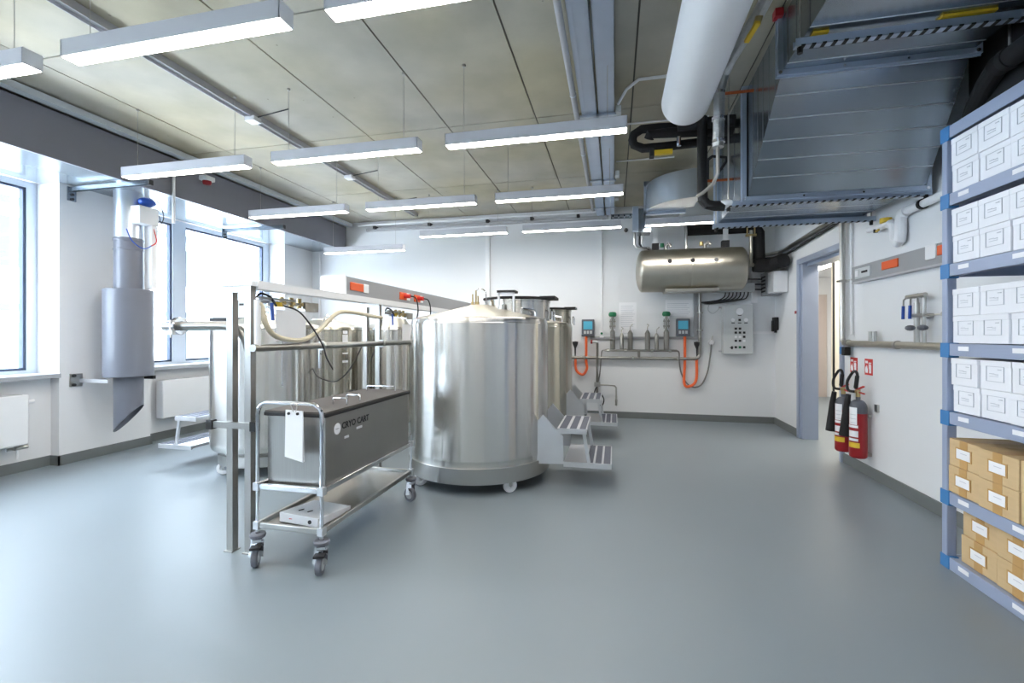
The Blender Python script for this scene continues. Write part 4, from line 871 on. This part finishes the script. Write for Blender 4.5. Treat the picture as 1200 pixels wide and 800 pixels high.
tag(B(2.30,2.455,-1,3.62,2.735,3.5).build('shade_block','black_foam'),'flat black box standing in for the shaded wall above the shelving','duct')  # black box added as the shadow on the wall behind the pipes
# ================================================================== RIGHT WALL
t = thing('socket_trunking','grey wall trunking with orange sockets beside the shelving','trunking',(2.42,4,1.94))
B(XR-.06,XR,2.2,5.37,1.935,2.095).build('housing','trunk_grey',t,.004); B(XR-.062,XR,2.2,5.37,1.925,1.94).build('lower_lip','track_grey',t)
B(XR-.068,XR-.05,5.02,5.30,1.965,2.065).build('module_plate','panel_grey',t,.004); B(XR-.074,XR-.06,5.22,5.28,1.985,2.045).build('module_socket','white_plastic',t); B(XR-.074,XR-.06,5.06,5.16,2.01,2.03).build('module_label','ink',t)
B(XR-.07,XR-.05,4.58,4.82,1.99,2.065).build('socket','orange',t,.004); B(XR-.07,XR-.05,4.10,4.22,1.985,2.1).build('blank_cover','white_plastic',t,.004); B(XR-.07,XR-.05,3.95,4.085,2.0,2.075).build('socket','orange',t,.004)
t = thing('wall_pipe','horizontal steel pipe along the right wall at hip height','pipe',(2.4,4.4,1.28)); MB().cyl((XR-.06,5.53,1.31),(XR-.06,2.4,1.31),.03,14).build('pipe','steel_satin',t)
for y in (5.02,4.95): MB().cyl((XR-.06,y,1.31),(XR-.06,y,1.43),.018,10).build('stub','steel_plain',t)
for y in (5.45,4.6,3.6): MB().lathe((XR-.06,y,1.31),[(.03,-.015),(.038,-.015),(.038,.015),(.03,.015)],16,'Y').build('clamp','steel_plain',t); B(XR-.03,XR,y-.012,y+.012,1.29,1.33).build('clamp_foot','steel_plain',t)
t = thing('wall_pipe','vertical steel pipe on the wall edge beside the doorway','pipe',(2.4,5.6,1.3)); MB().tube([(XR-.05,5.60,3.5),(XR-.05,5.60,1.37),(XR-.05,5.585,1.33),(XR-.055,5.54,1.31)],.027,14).build('pipe','steel_plain',t)
MB().cyl((XR-.02,5.47,1.4),(XR-.02,5.47,3.5),.012,8).build('thin_pipe','white_pipe',t)
for z in (1.98,2.7): B(XR-.09,XR,5.56,5.64,z-.012,z+.012).build('clamp','steel_plain',t); B(XR-.03,XR,5.4,5.56,z-.008,z+.008).build('clamp_arm','steel_plain',t)
t = thing('pipe_valve','small black and teal valve at the end of the wall pipe','valve',(2.4,5.53,1.17)); B(XR-.09,XR-.03,5.46,5.53,1.18,1.27).build('body','black_rubber',t,.006); B(XR-.08,XR-.04,5.54,5.60,1.19,1.27).build('actuator','clip_blue',t,.006); MB().cyl((XR-.06,5.5,1.25),(XR-.06,5.5,1.32),.015,8).build('stem','steel_plain',t)
# gas taps
t = thing('gas_tap','pair of steel gas taps with blue levers above the wall pipe','tap',(2.4,4.28,1.34))
for k,y in enumerate((4.335,4.245)):
    MB().cyl((XR-.06,y,1.33),(XR-.06,y,1.70 if k else 1.66),.02 if not k else .014,12).build('riser','steel_plain',t)
    MB().tube([(XR-.06,y,1.66),(XR-.06,y,1.70),(XR-.08,y+.02,1.71)],.014,8).build('elbow','steel_plain',t)
    MB().cyl((XR-.08,y+.09,1.712),(XR-.08,y-.05,1.716),.017,10).build('spout','steel_plain',t)
    MB().tube([(XR-.08,y+.09,1.71),(XR-.085,y+.125,1.69),(XR-.085,y+.13,1.63)],.007,8).build('lever','steel_plain',t); MB().tube([(XR-.085,y+.13,1.64),(XR-.085,y+.135,1.53)],.012,8).build('lever_grip','blue',t)
    MB().ball((XR-.09,y+.03*(1 if not k else -1.2),1.455),.03,12,6,(1,1.7,.8)).build('hand_knob','ext_grey',t)
MB().cyl((XR-.06,4.33,1.555),(XR-.06,4.02,1.555),.006,8).cyl((XR,4.02,1.555),(XR-.075,4.02,1.555),.016,8).build('tie_rod','steel_plain',t); B(XR-.08,XR,4.23,4.37,1.54,1.57).build('clamp','steel_plain',t)
# white drain pipe
t = thing('drain_pipe','white insulated pipe with trap and yellow cap on the right wall','pipe',(2.4,4.6,2.17))
MB().tube([(XR-.05,5.07,2.415),(XR-.05,4.72,2.39)],.028,12).build('inlet','white_pipe',t)
MB().tube([(XR-.05,4.72,2.39),(XR-.05,4.66,2.36),(XR-.05,4.645,2.3),(XR-.05,4.64,2.24),(XR-.05,4.61,2.205),(XR-.05,4.575,2.22),(XR-.05,4.565,2.28),(XR-.05,4.565,2.4),(XR-.05,4.54,2.44),(XR-.05,4.48,2.445)],.043,14).build('trap','white_pipe',t)
MB().tube([(XR-.05,4.5,2.445),(XR-.05,3.3,2.46)],.032,12).build('run','white_pipe',t)
MB().cyl((XR-.05,4.79,2.42),(XR-.05,4.79,2.46),.045,14).build('cap','yellow',t); MB().beam((XR-.06,4.93,2.37),(XR-.1,4.80,2.36),.015,.015).build('lever','yellow',t); MB().cyl((XR-.06,4.93,2.36),(XR-.06,4.93,2.39),.02,8).build('lever_knob','ink',t)
MB().lathe((XR-.05,4.28,2.447),[(.033,-.015),(.042,-.015),(.042,.015),(.033,.015)],16,'Y').build('clamp','black_rubber',t)
# fire extinguishers and signs
def extinguisher(x,y,z,label):
    t = thing('fire_extinguisher',label,'extinguisher',(x,y,z),'fire extinguishers')
    r = .075
    m = MB(); m.lathe((x,y,z),[(0,.012),(r-.012,0),(r-.002,.012),(r,.03),(r,.44)],36); m.cur = 1; m.lathe((x,y,z),[(r,.44),(r,.485)]+[(.02+(r-.02)*math.cos(k*math.pi/16),.485+.085*math.sin(k*math.pi/16)) for k in range(1,9)]+[(.02,.60),(0,.60)],36)
    m.build('cylinder',['red','ext_grey'],t)
    def wrap(a,z0,z1,half,mn,nm='label_panel'): plate(t,x,y,r-.001,a,z+z0,z+z1,half,mn,nm)
    wrap(-150,.33,.50,.5,'paper'); wrap(-150,.30,.325,.62,'paper'); wrap(-148,.21,.27,.6,'paper'); wrap(-148,.17,.195,.6,'paper'); wrap(-145,.105,.155,.7,'yellow')
    for k in range(3): wrap(-150,.345+.04*k,.352+.04*k,.4,'print_grey','printed_line')
    MB().cyl((x,y,z+.595),(x,y,z+.67),.02,12).cyl((x-.03,y,z+.65),(x+.01,y,z+.65),.014,8).build('valve','brass',t)
    MB().beam((x+.005,y+.04,z+.665),(x+.005,y-.09,z+.71),.02,.012).beam((x+.005,y+.02,z+.65),(x+.005,y-.10,z+.64),.018,.01).build('squeeze_lever','red_bright',t)
    MB().tube([(x-.03,y,z+.65),(x-.06,y+.06,z+.66),(x-.05,y+.10,z+.74),(x-.02,y+.07,z+.83),(x-.02,y+.0,z+.85),(x-.02,y-.03,z+.80),(x-.03,y-.02,z+.68)],.013,10,smooth_path=7).build('hose','black_rubber',t)
    MB().tube([(x-.02,y-.028,z+.81),(x-.03,y-.02,z+.69)],.018,10).build('hose_grip','black_rubber',t)
    hm = MB(); hm.tube([(x-.075,y+.02,z+.62),(x-.085,y+.035,z+.5),(x-.095,y+.055,z+.2)],.03,16,rads=[.022,.028,.048]); hm.build('discharge_horn','black_rubber',t)
    B(x+r,XR,y-.03,y+.03,z+.40,z+.43).build('wall_bracket','steel_plain',t); B(x+r-.01,XR,y-.03,y+.03,z+.02,z+.05).build('wall_bracket','steel_plain',t)
extinguisher(2.355,5.45,.175,'red fire extinguisher nearer the doorway'); extinguisher(2.355,5.15,.185,'red fire extinguisher nearer the shelving')
tag(B(XR-.02,XR,4.99,5.04,.66,.73).build('wall_hook','steel_plain'),'small metal hook right of the fire extinguishers','hook')
def sign(y,z,label):
    t = thing('fire_sign',label,'sign',(XR-.003,y,z),'fire extinguisher signs'); s_ = .07
    B(XR-.004,XR,y-s_,y+s_,z,z+.16).build('plate','red_bright',t)
    x = XR-.0055; m = MB()
    # extinguisher pictogram and flame (y grows to the left as seen)
    m.prism([(y-.05,z+.02),(y-.015,z+.02),(y-.015,z+.095),(y-.025,z+.11),(y-.04,z+.11),(y-.05,z+.095)],x,x+.002,'X'); m.box(x,x+.002,y-.05,y-.01,z+.115,z+.125); m.box(x,x+.002,y-.012,y-.006,z+.06,z+.125)
    m.prism([(y+.012,z+.02),(y+.05,z+.02),(y+.058,z+.05),(y+.048,z+.085),(y+.04,z+.065),(y+.03,z+.1),(y+.018,z+.07),(y+.008,z+.05)],x,x+.002,'X')
    m.box(x,x+.002,y+.01,y+.055,z+.115,z+.14)
    m.build('pictogram','paper',t)
sign(5.46,1.0,'red fire extinguisher sign nearer the doorway'); sign(5.175,1.0,'red fire extinguisher sign nearer the shelving')

# ================================================================== SHELVING WITH BOXES
t = thing('storage_shelving','blue-grey metal shelving with bright blue corner clips','shelving',(2.19,2.7,0))
SY0,SY1 = 2.05,3.285; SX0,SX1 = 1.95,2.43
for x in (SX0+.022,SX1-.022):
    for y in (SY1-.025,SY0+.025): MB().beam((x,y,0),(x,y,2.6),.044,.05).build('upright','shelf_blue',t,.004)
ZS = (2.645,2.24,1.82,1.347,.94,.462,.072)
for z in ZS:
    h_ = .072
    f = MB()
    for x in (SX0+.012,SX1-.012): f.box(x-.012,x+.012,SY0+.05,SY1-.05,z-h_,z)
    for x in (SX0+.022,): f.box(x-.02,x+.02,SY0+.05,SY1-.05,z-h_,z-h_+.012)
    for y in (SY0+.012,SY1-.012): f.box(SX0+.03,SX1-.03,y-.012,y+.012,z-h_,z)
    bm_ = f.build('shelf_beam','shelf_blue',t,.003)
    B(SX0+.02,SX1-.02,SY0+.03,SY1-.03,z-.012,z-.002).build('deck','shelf_deck',bm_)
    for x in (SX0+.022,SX1-.022):
        for y in (SY1-.03,SY0+.03): B(x-.027,x+.027,y-.034,y+.04,z-h_-.012,z+.004).build('corner_clip','clip_blue',t,.003)
    if z < 2.5:
        for y in (3.12,2.75): B(SX0-.0015,SX0+.002,y-.05,y+.03,z-.04,z-.015).build('shelf_label','paper',bm_)
# boxes
def white_box_proto():
    t = thing('archive_box','x','box',(0,0,0),'white archive boxes on the shelving'); dx,dy,dz = .36,.2,.157
    m = MB(); m.box(0,dx,-dy/2,dy/2,0,dz-.03); m.build('body','box_white',t,.002); m = MB(); m.box(-.002,dx+.002,-dy/2-.0005,dy/2+.0005,dz-.032,dz); m.build('lid','box_white',t,.002)
    m = MB(); a = -.0035
    def ln(y0,y1,z0,z1): m.box(a,a+.003,y0,y1,z0,z1)
    ln(-.058,.058,.045,.0475); ln(-.058,.058,.1245,.127); ln(-.058,-.0555,.045,.127); ln(.0555,.058,.045,.127)
    ln(-.04,-.018,.108,.112); ln(.005,.035,.085,.088); ln(-.02,.0,.082,.085); ln(-.02,.035,.072,.074)
    m.build('printed_label','print_grey',t); return t
def brown_box_proto():
    t = thing('cardboard_box','x','box',(0,0,0),'brown cardboard boxes on the shelving'); dx,dy,dz = .38,.255,.158
    MB().box(0,dx,-dy/2,dy/2,0,dz).build('body','cardboard',t,.003)
    m = MB(); m.box(-.001,.0,-.03,.03,dz-.05,dz); m.box(-.001,0,-.03,.03,0,.045); m.box(-.001,dx,-.03,.03,dz,dz+.001); m.build('tape','tape',t)
    m = MB(); m.box(-.003,.0,-.062,.062,.045,.115); m.cur = 1; m.box(-.004,-.002,-.052,.052,.052,.108); m.build('label',['tape','paper'],t)
    B(-.0045,-.003,-.03,.02,.085,.088).build('label_print','print_grey',t); return t
tiers = [(2.245,'top shelf'),(1.826,'second shelf from top'),(1.352,'third shelf from top'),(.946,'fourth shelf from top')]
cn = ['at the far post','second from the far post','third from the far post','fourth from the far post']
P1 = None
for (z,nm) in tiers:
    for lay in (0,1):
        for c in range(4):
            y = 3.122-.204*c; lab = 'white archive box, %s layer on the %s, %s' % (('lower','upper')[lay],nm,cn[c])
            loc = (1.965+random.uniform(-.006,.01),y+random.uniform(-.002,.002),z+lay*.1585)
            if P1 is None: P1 = white_box_proto(); P1.location = loc; P1['label'] = lab; o = P1
            else: o = dup(P1,loc,lab)
P2 = None
for (z,nm,yy,xx) in ((.466,'upper shelf with cardboard',3.125,1.955),(.076,'bottom shelf',3.05,1.985)):
    for lay in (0,1):
        for c in range(3):
            lab = 'brown cardboard box, %s layer on the %s, %s' % (('lower','upper')[lay],nm,cn[c])
            loc = (xx+random.uniform(-.004,.006)+(0 if not c else -.012),yy-.262*c,z+lay*.1595)
            if P2 is None: P2 = brown_box_proto(); P2.location = loc; P2['label'] = lab
            else: dup(P2,loc,lab)
